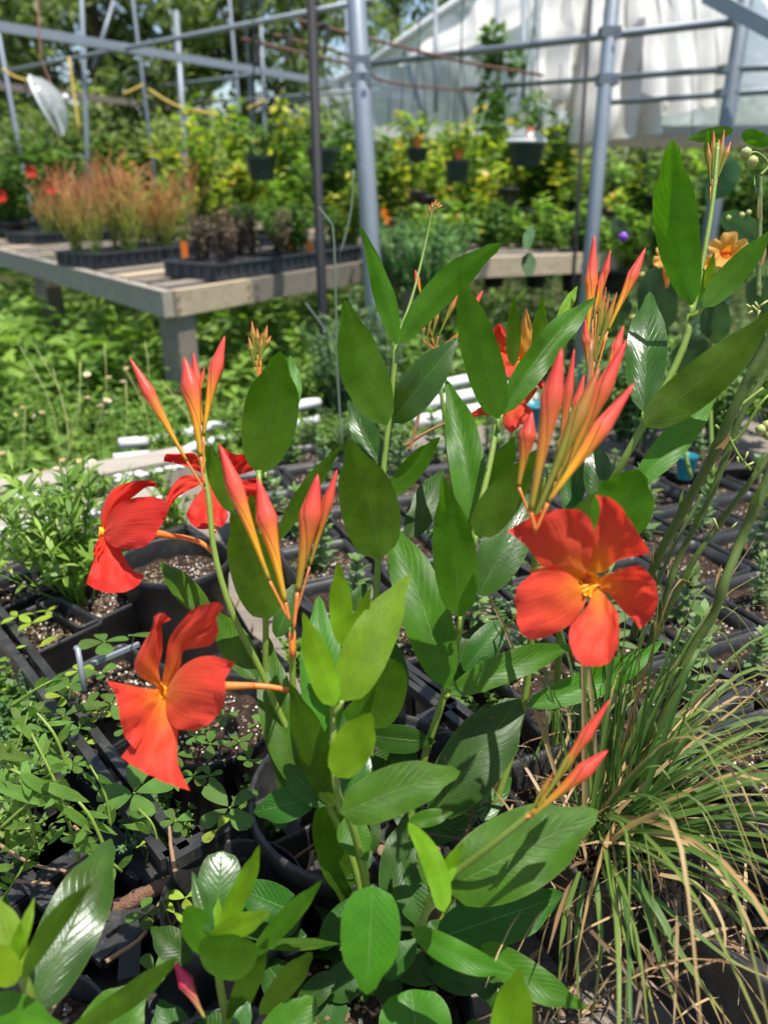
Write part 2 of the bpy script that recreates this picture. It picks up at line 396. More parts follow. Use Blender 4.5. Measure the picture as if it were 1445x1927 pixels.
M['fol_tree'] = fol_mat('foliage_tree', [(0, (.11, .15, .06)), (.5, (.19, .24, .09)), (1, (.36, .42, .18))], tf=.48)
M['fol_sage'] = fol_mat('foliage_sage', [(0, (.09, .15, .05)), (.6, (.16, .25, .08)), (1, (.24, .34, .14))], tf=.3)
M['fol_orange'] = fol_mat('foliage_fire_sticks', [(0, (.14, .22, .03)), (.4, (.30, .34, .06)), (.7, (.50, .36, .10)), (.9, (.58, .30, .12)), (1, (.60, .22, .10))], tf=.15)
M['fol_brown'] = fol_mat('foliage_brown', [(0, (.10, .07, .06)), (.5, (.20, .14, .10)), (1, (.20, .20, .09))], tf=.2)
M['fol_litter'] = fol_mat('dry_litter', [(0, (.08, .05, .025)), (.6, (.20, .12, .06)), (1, (.42, .29, .15))], tf=.1)
M['fol_fern'] = fol_mat('foliage_ferny', [(0, (.08, .17, .06)), (1, (.20, .34, .13))], tf=.35)
M['fol_blueg'] = fol_mat('foliage_blue_green', [(0, (.08, .15, .06)), (1, (.20, .29, .13))], tf=.3)

# ------------------------------------------------------------------ foliage arrays
def nrm(a): return a/np.maximum(np.linalg.norm(a, axis=1, keepdims=True), 1e-9)
def leaves_arr(pos, dirs, L, W, droop=.25, up=None, rv=None, rng=np.random):
    """n leaves of three quads each; returns verts, faces, uv"""
    n = len(pos); dirs = nrm(dirs)
    upv = np.tile([0., 0., 1.], (n, 1)) if up is None else up
    upv = upv + rng.normal(0, .35, (n, 3))
    side = nrm(np.cross(dirs, upv)); nor = nrm(np.cross(side, dirs))
    L = np.broadcast_to(L, n)[:, None]; W = np.broadcast_to(W, n)[:, None]
    ts = [0, .32, .68, 1.0]; ws = [.10, .95, .8, .06]; V = []
    for t, ww in zip(ts, ws):
        c = pos + dirs*L*t - np.array([0, 0, 1.])*L*droop*t*t + nor*L*.0
        V.append(c - side*W*.5*ww); V.append(c + side*W*.5*ww)
    V = np.stack(V, axis=1).reshape(-1, 3)
    base = (np.arange(n)*8)[:, None]
    F = np.concatenate([base+np.array([[0, 1, 3, 2]]), base+np.array([[2, 3, 5, 4]]), base+np.array([[4, 5, 7, 6]])], axis=0)
    r = rng.random(n) if rv is None else rv
    uv = np.repeat(np.stack([r, r], 1), 8, axis=0)
    return V, F, uv
def merge(parts):
    V, F, U, k = [], [], [], 0
    for v, f, u in parts: V.append(v); F.append(f+k); U.append(u); k += len(v)
    return np.concatenate(V), np.concatenate(F), np.concatenate(U)
def sticks_arr(A, B, ra, rb, rv):
    """n thin square sticks between A and B"""
    n = len(A); d = nrm(B-A); ref = np.tile([1., .13, .07], (n, 1)); x = nrm(np.cross(d, ref)); y = np.cross(d, x)
    V = []
    for p, r in ((A, ra), (B, rb)):
        r = np.broadcast_to(r, n)[:, None]
        for a in (0, 2.094, 4.189): V.append(p + (x*math.cos(a)+y*math.sin(a))*r)
    V = np.stack(V, 1).reshape(-1, 3); b = (np.arange(n)*6)[:, None]
    F = np.concatenate([b+np.array([[0, 1, 4, 3]]), b+np.array([[1, 2, 5, 4]]), b+np.array([[2, 0, 3, 5]])], 0)
    uv = np.repeat(np.stack([rv, rv], 1), 6, axis=0)
    return V, F, uv
def shrub_mesh(name, mat, rad, ht, nst, nl, L, W, seed, lean=.5, droop=.3, clump=True):
    """stems fanning from the base, leaves along each: an uneven see-through bush"""
    g = np.random.RandomState(seed); parts = []
    az = g.uniform(0, 2*math.pi, nst); le = g.uniform(0, lean, nst); hh = ht*g.uniform(.55, 1.0, nst)
    top = np.stack([rad*le/lean*np.cos(az), rad*le/lean*np.sin(az), hh], 1)
    bot = np.stack([rad*.25*np.cos(az)*g.random(nst), rad*.25*np.sin(az)*g.random(nst), np.zeros(nst)], 1)
    mid = (top+bot)*.5 + np.array([0, 0, 1])*ht*.06
    sr = np.full(nst, .1)
    parts.append(sticks_arr(bot, mid, ht*.010+.0012, ht*.008+.001, sr)); parts.append(sticks_arr(mid, top, ht*.008+.001, ht*.004+.0007, sr))
    m = nl; si = g.randint(0, nst, m); t = g.uniform(.12, 1.02, m)**.8
    pos = np.where((t < .5)[:, None], bot[si]+(mid[si]-bot[si])*(t*2)[:, None], mid[si]+(top[si]-mid[si])*((t-.5)*2)[:, None])
    a = g.uniform(0, 2*math.pi, m); d = np.stack([np.cos(a), np.sin(a), g.uniform(-.1, 1.0, m)], 1)
    tone = g.random(nst)[si]*.55 + g.random(m)*.45
    parts.append(leaves_arr(pos, d, L*g.uniform(.5, 1.15, m), W*g.uniform(.6, 1.1, m), droop, rv=tone, rng=g))
    v, f, u = merge(parts)
    return mkmesh(name, v, f, mat, u, False)
def rosette_mesh(name, mat, ht, nw, L, W, seed, per=6):
    g = np.random.RandomState(seed); parts = []
    lx, ly = g.uniform(-.15, .15, 2)*ht
    parts.append(sticks_arr(np.array([[0, 0, 0.]]), np.array([[lx, ly, ht]]), ht*.03+.0008, .0008, np.array([.3])))
    P_, D_, LL, RV = [], [], [], []
    for k in range(nw):
        t = .15 + .85*k/max(nw-1, 1)
        for j in range(per):
            a = 2*math.pi*j/per + k*1.1 + g.uniform(-.2, .2)
            P_.append((lx*t, ly*t, ht*t)); D_.append((math.cos(a), math.sin(a), .25+.8*t**3)); LL.append(L*(1-.45*t)*g.uniform(.7, 1.1)); RV.append(.3+.6*t*g.random())
    parts.append(leaves_arr(np.array(P_), np.array(D_), np.array(LL), W, .15, rv=np.array(RV), rng=g))
    v, f, u = merge(parts); return mkmesh(name, v, f, mat, u, False)

# ================================================================== GROUND
n = 40; gx = np.linspace(-60, 60, n+1); gy = np.linspace(-3, 160, n+1)
gv = [(x, y, 0.02*math.sin(x*1.7)+.02*math.cos(y*1.3)-.05) for y in gy for x in gx]
gf = [(j*(n+1)+i, j*(n+1)+i+1, (j+1)*(n+1)+i+1, (j+1)*(n+1)+i) for j in range(n) for i in range(n)]
o = obj('ground', gv, gf, M['ground']); o['kind'] = 'structure'

# ================================================================== TREES
def crown_mesh(seed, rad, z0, z1, nb, nl, L):
    g = np.random.RandomState(seed); C = []
    for k in range(nb):
        z = g.uniform(z0, z1); rr = rad*math.sin(math.pi*min(.95, max(.12, (z-z0)/(z1-z0)*.8+.15)))
        a = g.uniform(0, 6.28); q = rr*math.sqrt(g.random()); C.append((q*math.cos(a), q*math.sin(a), z, g.uniform(.28, .62)*rad*.5, g.random()))
    C = np.array(C); i = g.randint(0, nb, nl); dv = nrm(g.normal(0, 1, (nl, 3))); rr = C[i, 3]*g.uniform(.55, 1.0, nl)
    pos = C[i, :3] + dv*rr[:, None]*np.array([1, 1, .75]); d = dv + g.normal(0, .5, (nl, 3)) + np.array([0, 0, -.2])
    tone = C[i, 4]*.6 + g.random(nl)*.4
    v, f, u = leaves_arr(pos, d, L*g.uniform(.6, 1.2, nl), L*.55*g.uniform(.6, 1.2, nl), .2, rv=tone, rng=g)
    return v, f, u, C
TREES = [  # px x of trunk, distance, radius, height, label
    (-140, 11.0, 2.0, 7.5, 'large dark tree at the far left edge, its crown cut off by the picture'),
    (60, 12.5, 2.0, 8.0, 'dark green tree behind the clear hanging disc at upper left'),
    (215, 10.8, 1.6, 6.5, 'leafy tree behind the yellow strap and the two long purlins'),
    (345, 13.0, 2.0, 8.5, 'pale green tree between the thin left posts of the open frame'),
    (470, 11.5, 1.7, 7.0, 'mid green tree behind the hooks on the rusty pipe'),
    (590, 13.5, 2.0, 8.5, 'tree directly behind the black pole at the top of the picture'),
    (740, 17.0, 2.4, 9.0, 'bright green tree top showing above the sloping plastic roof edge'),
    (900, 19.0, 2.6, 9.5, 'tree partly seen over the plastic roof, right of the grey post')]
for k, (px, d, r, h, lab) in enumerate(TREES):
    b = P(px, 400, d); t = thing('broadleaf_tree', lab, 'tree', (b.x, b.y, 0), 0, 'trees beyond the greenhouse frame')
    v, f, u, C = crown_mesh(20+k, r, .5, h, 80, 17000, .13)
    me = mkmesh('crown', v, f, M['fol_tree'], u, False); link('crown', me, t)
    m = MB(); m.tube([(0, 0, 0), (.05, .03, h*.3), (-.04, 0, h*.6), (0, .05, h*.95)], [.16, .13, .08, .02], 9)
    for c in C[::7]:
        z = c[2]*.6; m.tube([(0, 0, z), (c[0]*.5, c[1]*.5, (z+c[2])/2), (c[0], c[1], c[2])], [.05, .035, .012], 5)
    tr = m.mesh('trunk', M['trunk'], True); link('trunk', tr, t)
# hedge-like understory under the trees
g = np.random.RandomState(5); parts = []
for k in range(86):
    px = -260 + k*26; p = P(px, 400, g.uniform(8.8, 10.6)+(1.5 if px > 650 else 0)); c = np.array([p.x, p.y, g.uniform(.3, 1.15 if px < 650 else 1.5)]); nl = 1500; dv = nrm(g.normal(0, 1, (nl, 3)))
    pos = c + dv*g.uniform(.25, .62, nl)[:, None]*np.array([1.1, .9, 1.0]); parts.append(leaves_arr(pos, dv+g.normal(0, .5, (nl, 3)), g.uniform(.06, .12, nl), .05, .2, rv=g.random()*.5+g.random(nl)*.5, rng=g))
v, f, u = merge(parts); o = obj('understory', v, f, M['fol_tree'], uv=u, smooth=False); o['kind'] = 'stuff'; o['label'] = 'dark green undergrowth growing below the trees behind the frame'

# ================================================================== GREENHOUSE FRAME
def pipe(name, pts, r, mat, par, n=10):
    m = MB(); m.tube(pts, r, n); return m.obj(name, M[mat], par, True)
fr = thing('greenhouse_frame', 'open greenhouse frame of galvanised posts and purlins behind the plants', 'frame', G(690, 500, 0))
def vpost(px0, py0, px1, py1, d, r, mat='galv', name='post', toground=True):
    a = P(px0, py0, d); b = P(px1, py1, d)
    if toground:
        dirn = (b-a); k = (a.z+.05)/max(a.z-b.z, 1e-6); b = a + dirn*k
    t = a + (a-b).normalized()*1.0
    return pipe(name, [t, a, b], r, mat, fr)
vpost(670, 0, 697, 450, 2.5, .030); vpost(1152, 0, 1113, 450, 2.75, .0255)
vpost(154, 0, 165, 295, 7.0, .022); vpost(250, 0, 272, 175, 8.6, .020, 'galv_dk'); vpost(317, 0, 326, 60, 9.2, .018)
vpost(432, 0, 442, 115, 9.0, .020); vpost(459, 0, 472, 190, 9.6, .020, 'galv_dk'); vpost(-3, 60, 8, 120, 6.5, .02)
vpost(343, 205, 349, 300, 8.2, .032, 'galv_dk'); vpost(650, 0, 655, 140, 9.2, .02); vpost(1397, 30, 1362, 260, 3.6, .036, 'galv_dk')
vpost(495, 150, 499, 260, 9.0, .02, 'galv_dk')
def hbar(x0, y0, x1, y1, z, wd, mat='galv', sq=True, name='purlin'):
    a = G(x0, y0, z); b = G(x1, y1, z)
    if sq: return MB().bar(a, b, wd, wd*1.2).obj(name, M[mat], fr)
    return pipe(name, [a, b], wd/2, mat, fr)
hbar(-80, 37, 690, 168, 1.90, .055); hbar(-80, 152, 418, 215, 1.72, .055, 'wood')
hbar(722, 176, 880, 203, 1.90, .05)
pipe('brace_pipe', [G(-60, 148, 1.9), G(240, 90, 1.9), G(700, 0, 1.9)], .018, 'galv', fr)
pipe('brace_pipe', [G(285, 165, 1.9), G(505, 137, 1.9)], .018, 'galv_dk', fr)
pipe('brace_pipe', [G(300, 200, 1.75), G(690, 170, 1.75)], .016, 'galv_dk', fr)
pipe('brace_pipe', [P(700, 120, 5.2), P(1390, 38, 3.62)], .020, 'galv_dk', fr)
pipe('brace_pipe', [P(870, 167, 5.6), P(1372, 130, 3.62), P(1500, 124, 3.4)], .015, 'galv_dk', fr)
pipe('brace_pipe', [P(1150, 193, 4.6), P(1500, 168, 3.6)], .014, 'galv_dk', fr)
MB().bar(P(1330, -8, 3.5), P(1500, 84, 3.3), .05, .06).obj('rafter', M['galv'], fr)
for x in (820, 937, 985): pipe('strut', [P(x-1, -20, 6.5), P(x, 210, 6.5)], .018, 'galv_dk', fr)
pipe('strut', [P(175, 130, 8), P(215, 0, 8)], .02, 'galv_dk', fr)
for (x, y, d_, lab) in [(1389, 40, 3.62, 0), (1371, 131, 3.62, 0), (1366, 176, 3.62, 0), (1146, 62, 2.75, 0), (1142, 150, 2.75, 0), (679, 150, 2.5, 0), (677, 118, 2.5, 0)]:
    p = P(x, y, d_); mm = MB().box((p.x, p.y, p.z), .085 if d_ > 3 else .066, .085 if d_ > 3 else .066, .035); q = p+Vector((.02, -.05, 0)); mm.tube([q, q+Vector((0, -.012, 0))], .008, 6); mm.obj('clamp', M['galv_dk'], fr)
# black pole
a = P(583, -60, 2.2); b = P(606, 560, 2.2); k = (a.z)/(a.z-b.z)
o = MB().tube([a, a+(b-a)*k], .0135, 8).obj('support_pole', M['blackpole'], None, True, origin=a+(b-a)*k)
tag(o, 'thin black pole standing left of the thick grey post', 'pole')
a = P(1114, -60, 3.4); b = P(1087, 380, 3.4); k = (a.z)/(a.z-b.z)
o = MB().tube([a, a+(b-a)*k], .008, 6).obj('support_pole', M['blackpole'], None, True, origin=a+(b-a)*k)
tag(o, 'very thin black rod leaning beside the right hand grey post', 'pole')
# rusty irrigation pipes
irr = [([(455, 73), (670, 125), (730, 155), (893, 172)], 3.6), ([(515, 65), (672, 108)], 3.9), ([(560, 38), (722, 80), (880, 118), (1022, 142)], 3.4)]
for (pts, d), lab in zip(irr, ['lowest rusty brown pipe strung from the hooks above the baskets', 'short middle rusty pipe between black pole and grey post', 'topmost rusty pipe running from the black pole to the white sheets']):
    v = [P(x, y, d+i*.35) for i, (x, y) in enumerate(pts)]
    o = MB().tube(spline(v, 12), .0075, 6).obj('rusty_pipe', M['rust'], None, True, origin=v[0]); tag(o, lab, 'pipe', 'rusty pipes')
for (x, y, d), lab in zip([(483, 76, 3.6), (540, 72, 3.8), (612, 52, 3.4)], ['black hook hanging left on the rusty pipe', 'black hook hanging in the middle of the rusty pipes', 'curled black hook beside the black pole']):
    v = [P(x-8, y+2, d), P(x-4, y-6, d), P(x+5, y-4, d), P(x+6, y+8, d), P(x+1, y+25, d), P(x-1, y+48, d)]
    o = MB().tube(spline(v, 12), .009, 6).obj('pipe_hook', M['blackpole'], None, True, origin=v[0]); tag(o, lab, 'hook', 'hooks on the rusty pipes')
straps = [([(5, 130), (30, 145), (65, 155)], 'leftmost yellow strap tied to the upper purlin'), ([(130, 108), (140, 180), (150, 248)], 'yellow strap hanging straight down beside the clear disc'),
          ([(232, 178), (270, 160)], 'short yellow strap on the thin pipe joint'), ([(280, 168), (330, 198), (410, 217)], 'long yellow strap slung along the lower purlin'), ([(465, 205), (500, 188)], 'yellow strap right above the yellow leaved shrub')]
for pts, lab in straps:
    v = [P(x, y, 5.0) for x, y in pts]; o = MB().tube(spline(v, 8), .008, 4).obj('tie_strap', M['strap'], None, True, origin=v[0]); tag(o, lab, 'strap', 'yellow straps on the frame')
# drop wires
for i, (x, y0, y1) in enumerate(sorted([(762, 90, 225), (848, 100, 300), (856, 100, 300), (905, 100, 200), (1055, 120, 300), (735, 120, 250), (800, 140, 255), (1302, 130, 260)])):
    a = P(x, y0, 3.7); b = P(x+random.uniform(-12, 12), y1, 3.7)
    o = MB().tube([a, b], .0022, 4).obj('drop_wire', M['wire'], None, True, origin=a); tag(o, ['first', 'second', 'third', 'fourth', 'fifth', 'sixth', 'seventh', 'eighth'][i]+' thin dark wire from the left, hanging between the pipes', 'wire', 'wires hanging from the pipes')

# ================================================================== PLASTIC TUNNEL at right
tn = thing('plastic_tunnel', 'white plastic covered greenhouse tunnel behind the right hand posts', 'greenhouse', G(1100, 420, 0))
def film_patch(name, corners, par, mat, nu=14, nv=10, wav=.04, seed=0, fr_=3.0, vert=False):
    """corners: four world points a,b,c,d; rippled sheet between"""
    a, b, c, d = corners; nn = (b-a).cross(d-a).normalized(); V = []; U = []
    for j in range(nv+1):
        for i in range(nu+1):
            s, t = i/nu, j/nv; p = a.lerp(b, s).lerp(d.lerp(c, s), t)
            h = math.sin(s*fr_*6.28+seed+.8*math.sin(t*3+seed)) * .6 + .4*math.sin(s*fr_*15+t*2+seed*2)
            V.append(p+nn*h*wav); U.append((s, t))
    F = [(j*(nu+1)+i, j*(nu+1)+i+1, (j+1)*(nu+1)+i+1, (j+1)*(nu+1)+i) for j in range(nv) for i in range(nu)]
    return obj(name, V, F, M[mat], par, U)
D = 8.5
film_patch('roof_film', [P(505, 222, D+3), P(690, 128, D), P(720, 240, D), P(560, 240, D+3)], tn, 'film', 20, 8, .02, 1)
film_patch('roof_film', [P(690, 128, D), P(880, -10, D-1), P(1010, 235, D-.5), P(700, 235, D)], tn, 'film', 24, 10, .03, 2)
film_patch('wall_film', [P(882, -40, D-1), P(1560, -40, D-1.5), P(1560, 250, D-1.5), P(1005, 235, D-1)], tn, 'film', 24, 10, .03, 3)
film_patch('eave_film', [P(560, 240, D+2.9), P(1040, 232, D-.4), P(1100, 262, D-1.2), P(620, 262, D+1)], tn, 'film', 24, 4, .02, 4)
pipe('gable_pipe', [P(500, 222, D+3), P(688, 126, D-.05), P(882, -12, D-1.05)], .045, 'white', tn)
for x0, x1, y1 in ((760, 800, 230), (845, 880, 230), (935, 960, 235)):
    pipe('hoop', [P(x0, 140-(x0-690)*.6, D-.4), P(x1, y1, D-.4)], .025, 'galv', tn)
MB().bar(P(980, 262, 6.8), P(1560, 262, 6.2), .10, .12).obj('base_board', M['wood_d'], tn)
MB().bar(P(1040, 248, 6.6), P(1560, 244, 6.0), .05, .07).obj('base_board', M['galv_dk'], tn)
# hanging white sheets: pleated curtains
def sheet(top, bot, folds, d, lab, amp=.06, seed=0):
    n = 46; m = 14; tp = spline([P(x, y, d) for x, y in top], n+1); bt = spline([P(x, y, d-.25) for x, y in bot], n+1); V = []; U = []
    for j in range(m+1):
        t = j/m
        for i in range(n+1):
            s = i/n; p = tp[i].lerp(bt[i], t)
            h = math.sin(s*folds*6.28+seed+t*1.6)+.5*math.sin(s*folds*11.3+seed*3+t*3)+.7*math.sin(t*5+s*7+seed)*math.cos(t*9-s*4)
            V.append(p + Vector((0, -1, 0))*h*amp*(.4+.6*t) + Vector((1, 0, 0))*math.cos(s*folds*6.28+seed)*amp*.5); U.append((s, t))
    F = [(j*(n+1)+i, j*(n+1)+i+1, (j+1)*(n+1)+i+1, (j+1)*(n+1)+i) for j in range(m) for i in range(n)]
    o = obj('hanging_sheet', V, F, M['cloth'], None, U, origin=V[0]); return tag(o, lab, 'plastic sheet', 'white sheets hanging in the tunnel')
sheet([(1028, -30), (1080, -30), (1160, -30)], [(1012, 175), (1050, 200), (1120, 230)], 3, 5.6, 'white sheet hanging left of the right hand grey post', .14, 1)
sheet([(1130, -30), (1200, -30), (1245, -30)], [(1100, 268), (1150, 262), (1235, 250)], 3.5, 5.3, 'long white sheet hanging behind the right hand grey post', .15, 2)
sheet([(1222, -30), (1240, -30), (1262, -30)], [(1222, 170), (1262, 215), (1318, 195)], 2, 5.0, 'bright twisted white sheet swinging to the right in a hook shape', .05, 3)
sheet([(1275, -30), (1345, -30), (1400, -30)], [(1300, 195), (1330, 205), (1390, 150)], 3, 5.7, 'pale sheet hanging behind the slanting grey post', .05, 4)
sheet([(745, 112), (850, 50), (930, -20), (990, -30)], [(750, 125), (860, 95), (955, 60), (1005, 10)], 2.5, 7.0, 'cream cloth bunched along the sloping roof edge', .07, 5)
sheet([(1395, -40), (1480, -40), (1560, -30)], [(1440, 40), (1500, 50), (1560, 60)], 1.5, 4.5, 'fold of white plastic in the upper right corner', .05, 6)

# clear hanging dome (disc seen on edge)
def dome(x, y, d, r, tilt, lab, rz=0, knob=True):
    c = P(x, y, d); t = thing('clear_dome', lab, 'plastic dome', c); t.rotation_euler = tilt
    m = MB().lathe([(r, 0), (r*.98, .01), (r*.85, r*.3), (r*.6, r*.5), (r*.3, r*.62), (.004, r*.66)], (0, 0, 0), 22)
    link('shell', m.mesh('shell', M['clear'], True), t)
    m = MB().lathe([(r*1.02, -.006), (r*1.06, 0), (r*1.02, .006), (r*.97, 0), (r*1.02, -.006)], (0, 0, 0), 22); link('rim', m.mesh('rim', M['white'], True), t)
    if knob: m = MB().lathe([(.012, r*.66), (.02, r*.75), (.012, r*.84), (.001, r*.86)], (0, 0, 0), 10); link('knob', m.mesh('knob', M['white'], True), t)
    return t
dome(88, 200, 3.6, .128, (R(-8), R(68), 0), 'clear plastic dome tilted on edge at upper left, hanging from a rusty chain')
o = MB().tube([P(70, -20, 3.6), P(78, 110, 3.6), P(95, 155, 3.6), P(104, 262, 3.6)], .005, 5).obj('rusty_chain', M['rust'], None, True, origin=P(70, -20, 3.6)); tag(o, 'thin rusty chain carrying the clear dome at upper left', 'chain')

# ================================================================== HANGING BASKETS
def foliage_obj(me, name, lab, cat, loc, rz=0, sc=1.0, group=None, kind=None):
    o = link(name, me, None, loc, (0, 0, rz), (sc, sc, sc)); tag(o, lab, cat, group, kind); return o
SH = [shrub_mesh('bush', M['fol_shrub'], .30, .55, 15, 480, .075, .024, s) for s in (1,)] + [shrub_mesh('bush', M['fol_mixed'], .28, .55, 14, 480, .085, .03, 2)]
SH.append(shrub_mesh('bush', M['fol_green'], .26, .45, 16, 700, .06, .024, 3))
SH.append(shrub_mesh('bush', M['fol_green'], .20, .30, 14, 520, .05, .018, 4))
SH.append(shrub_mesh('bush', M['fol_bright'], .22, .34, 14, 520, .06, .018, 6))
BK = shrub_mesh('hanging_foliage', M['fol_green'], .12, .16, 10, 150, .05, .018, 9, droop=.6)
BKY = shrub_mesh('hanging_foliage', M['fol_shrub'], .13, .20, 10, 170, .06, .02, 10, droop=.5)
bl = ['hanging pot left of the black pole, with arching ferny leaves', 'dark hanging pot half hidden behind the black pole', 'small hanging pot with an orange tag left of the other tagged pot', 'hanging pot with an orange tag below a yellow upright leaf', 'widest hanging pot with clear dome over it, in front of the right hand sheets']
for k, (x, y, d, wpx, hpx, tg) in enumerate([(492, 316, 3.2, 56, 44, 0), (606, 300, 3.3, 56, 40, 0), (785, 291, 3.6, 42, 24, 1), (860, 322, 3.3, 46, 38, 1), (990, 290, 3.3, 68, 44, 1)]):
    c = P(x, y, d); r = wpx/2*d/FPX; h = hpx*d/FPX
    t = thing('hanging_basket', bl[k], 'hanging basket', c - Vector((0, 0, h/2)), 0, 'hanging baskets')
    m = MB().lathe([(r*.78, 0), (r, h*.82), (r*1.07, h*.84), (r*1.07, h), (r*.97, h), (r*.93, h*.85), (.002, h*.84)], (0, 0, 0), 8); link('pot', m.mesh('pot', M['hangpot']), t)
    for a in (.3, 2.4, 4.5):
        m = MB().tube([(r*math.cos(a), r*math.sin(a), h), (0, 0, h+.42)], .0018, 4); link('wire', m.mesh('wire', M['wire']), t)
    m = MB().tube([(0, 0, h+.42), (0, 0, h+.62)], .0025, 4); link('hook', m.mesh('hook', M['wire']), t)
    foliage_obj(BKY if k in (2, 3) else BK, 'basket_plant', ['leafy green plant spilling from the leftmost hanging pot', 'ferny plant in the pot behind the black pole', 'yellow green plant in the smallest hanging pot', 'upright yellow leaved plant in the tagged hanging pot', 'green plant under the clear dome of the widest hanging pot'][k], 'plant', c+Vector((0, 0, h*.35)), k*1.3, .9, 'plants in the hanging baskets')
    if tg:
        p = c + Vector((0, -r*.7, h*.5)); o = MB().box((p.x, p.y, p.z+.02), .032, .002, .06, .2).obj('plant_tag', M['tagor'], None, origin=p)
        tag(o, 'orange plant tag standing in ' + ['', '', 'the smallest hanging pot', 'the hanging pot under the yellow upright leaf', 'the hanging pot under the clear dome'][k], 'tag', 'orange plant tags')
dome(990, 266, 3.28, .08, (0, 0, 0), 'clear dome covering the plant of the widest hanging basket', knob=False)

# ================================================================== FAR BENCHES
def orient(a, b):
    v = b-a; return math.atan2(v.y, v.x), v.length
BZ = .58
c0 = G(315, 548, BZ); c1 = G(-120, 437, BZ); c2 = G(760, 480, BZ)
e1 = (c1-c0); e2 = (c2-c0); L1 = min(e1.length, 4.2); L2 = e2.length*1.6; e1.normalize(); e2.normalize()
bench = thing('wooden_bench', 'long grey wooden bench carrying the trays of seedlings at left', 'bench', c0)
def board(a, b, wd, ht, mat, name, par): return MB().bar(a, b, wd, ht).obj(name, M[mat], par)
dz = Vector((0, 0, -.0445))
board(c0+dz, c0+e1*L1+dz, .038, .089, 'wood_d', 'side_board', bench)
board(c0+dz+e2*.021, c0+dz+e2*(.42), .0382, .089, 'wood_l', 'front_board', bench)
board(c0+dz+e2*(.423), c0+dz+e2*L2, .036, .088, 'wood', 'front_board', bench)
ins = (e1+e2).normalized()
k = 0
for i in range(1, 16):
    o_ = c0 + e1*(.06+i*.19-.12) + Vector((0, 0, .0))
    board(o_ + e2*.02+Vector((0, 0, -.006)), o_ + e2*(L2-.02)+Vector((0, 0, -.006)), .088, .022, 'wood' if i % 3 else 'wood_l', 'slat', bench)
for s_, t_ in ((.07, .03), (1.6, .05), (.07, 1.6), (3.0, .05)):
    p = c0 + e1*s_ + e2*t_ if s_ < .5 else c0+e1*s_+e2*.06
    if s_ < .5 and t_ < 1: p = c0 + e1*.045 + e2*.058
    MB().box((p.x, p.y, (BZ-.092)/2), .089, .089, BZ-.092, orient(c0, c0+e2)[0]).obj('leg', M['wood'], bench)
for q_ in ((.03, -.02), (.03, .02), (.40, -.02), (.40, .02), (.45, -.02), (.45, .02)):
    p = c0+dz+e2*q_[0]+Vector((0, 0, q_[1]))-Vector((-e2.y, e2.x, 0))*.0205; MB().tube([p, p-Vector((-e2.y, e2.x, 0))*.004], .005, 8).obj('nail', M['rust'], bench)
b2 = thing('wooden_bench', 'pale wooden bench behind the leaves in the middle distance, right of the grey post', 'bench', G(850, 485, .60))
q0 = G(770, 490, .60); q1 = G(1075, 478, .60); qe = (q1-q0).normalized(); qn = Vector((-qe.y, qe.x, 0))
board(q0+dz, q0+qe*.62+dz, .038, .089, 'wood_l', 'front_board', b2); board(q0+qe*.625+dz, q1+qe*.3+dz, .038, .089, 'wood_l', 'front_board', b2)
for i in range(5): board(q0+qn*(.07+i*.15)+Vector((0, 0, -.012)), q1+qe*.3+qn*(.07+i*.15)+Vector((0, 0, -.012)), .09, .022, 'wood', 'slat', b2)
for u in (.05, 1.0):
    p = q0+qe*u+qn*.06; MB().box((p.x, p.y, .255), .089, .089, .51, orient(q0, q1)[0]).obj('leg', M['wood'], b2)

# trays: lip, walls with tapered ribs, cells
def tray_meshes(lx, ly, h, cells):
    m = MB(); 
    m.box((0, 0, .006), lx*.96, ly*.96, .008)
    for sx in (-1, 1):
        m.box((sx*lx/2, 0, h/2), .004, ly, h); m.box((sx*(lx/2+.006), 0, h), .014, ly+.02, .006)
    for sy in (-1, 1):
        m.box((0, sy*ly/2, h/2), lx, .004, h); m.box((0, sy*(ly/2+.006), h+.001), lx+.02, .014, .006)
    k = int(lx/.05)
    for i in range(k):
        for sy in (-1, 1): m.box((-lx/2+(i+.5)*lx/k, sy*(ly/2+.004), h/2-.003), .022, .008, h*.86, 0, .4)
    k = int(ly/.05)
    for i in range(k):
        for sx in (-1, 1): m.box((sx*(lx/2+.004), -ly/2+(i+.5)*ly/k, h/2-.003), .008, .022, h*.86, 0, .4)
    return m
M['plastic_skylit'] = simple('skylit_black_plastic', (.045, .05, .062), .5, .9, 30, .2)  # black tray plastic raised towards blue: sky light on the walls, put into colour
TR = tray_meshes(.52, .27, .055, 0).mesh('tray_body', M['plastic_skylit'])
def pot_sq(hw, h, name='pot_body', inner=.85):
    m = MB().sq([(hw*.74, .001), (hw*.93, h*.86), (hw*1.0, h*.87), (hw*1.0, h), (hw*.955, h), (hw*.90, h*.88), (hw*.86, h*.55)])
    m.sq([(hw*.74, .002), (.001, .002)]); return m.mesh(name, M['plastic'], True)
def soil_disc(hw, z, sq=True, seed=0):
    g = random.Random(seed); n = 9; V = []; F = []
    for j in range(n):
        for i in range(n):
            x, y = (i/(n-1)-.5)*2*hw, (j/(n-1)-.5)*2*hw
            if not sq: 
                rr = max(abs(x), abs(y)); l = math.hypot(x, y) or 1; x, y = x/l*rr, y/l*rr
            V.append((x, y, z+g.uniform(-.003, .004)))
    F = [(j*n+i, j*n+i+1, (j+1)*n+i+1, (j+1)*n+i) for j in range(n-1) for i in range(n-1)]
    return mkmesh('soil', V, F, M['soil'], None, True)
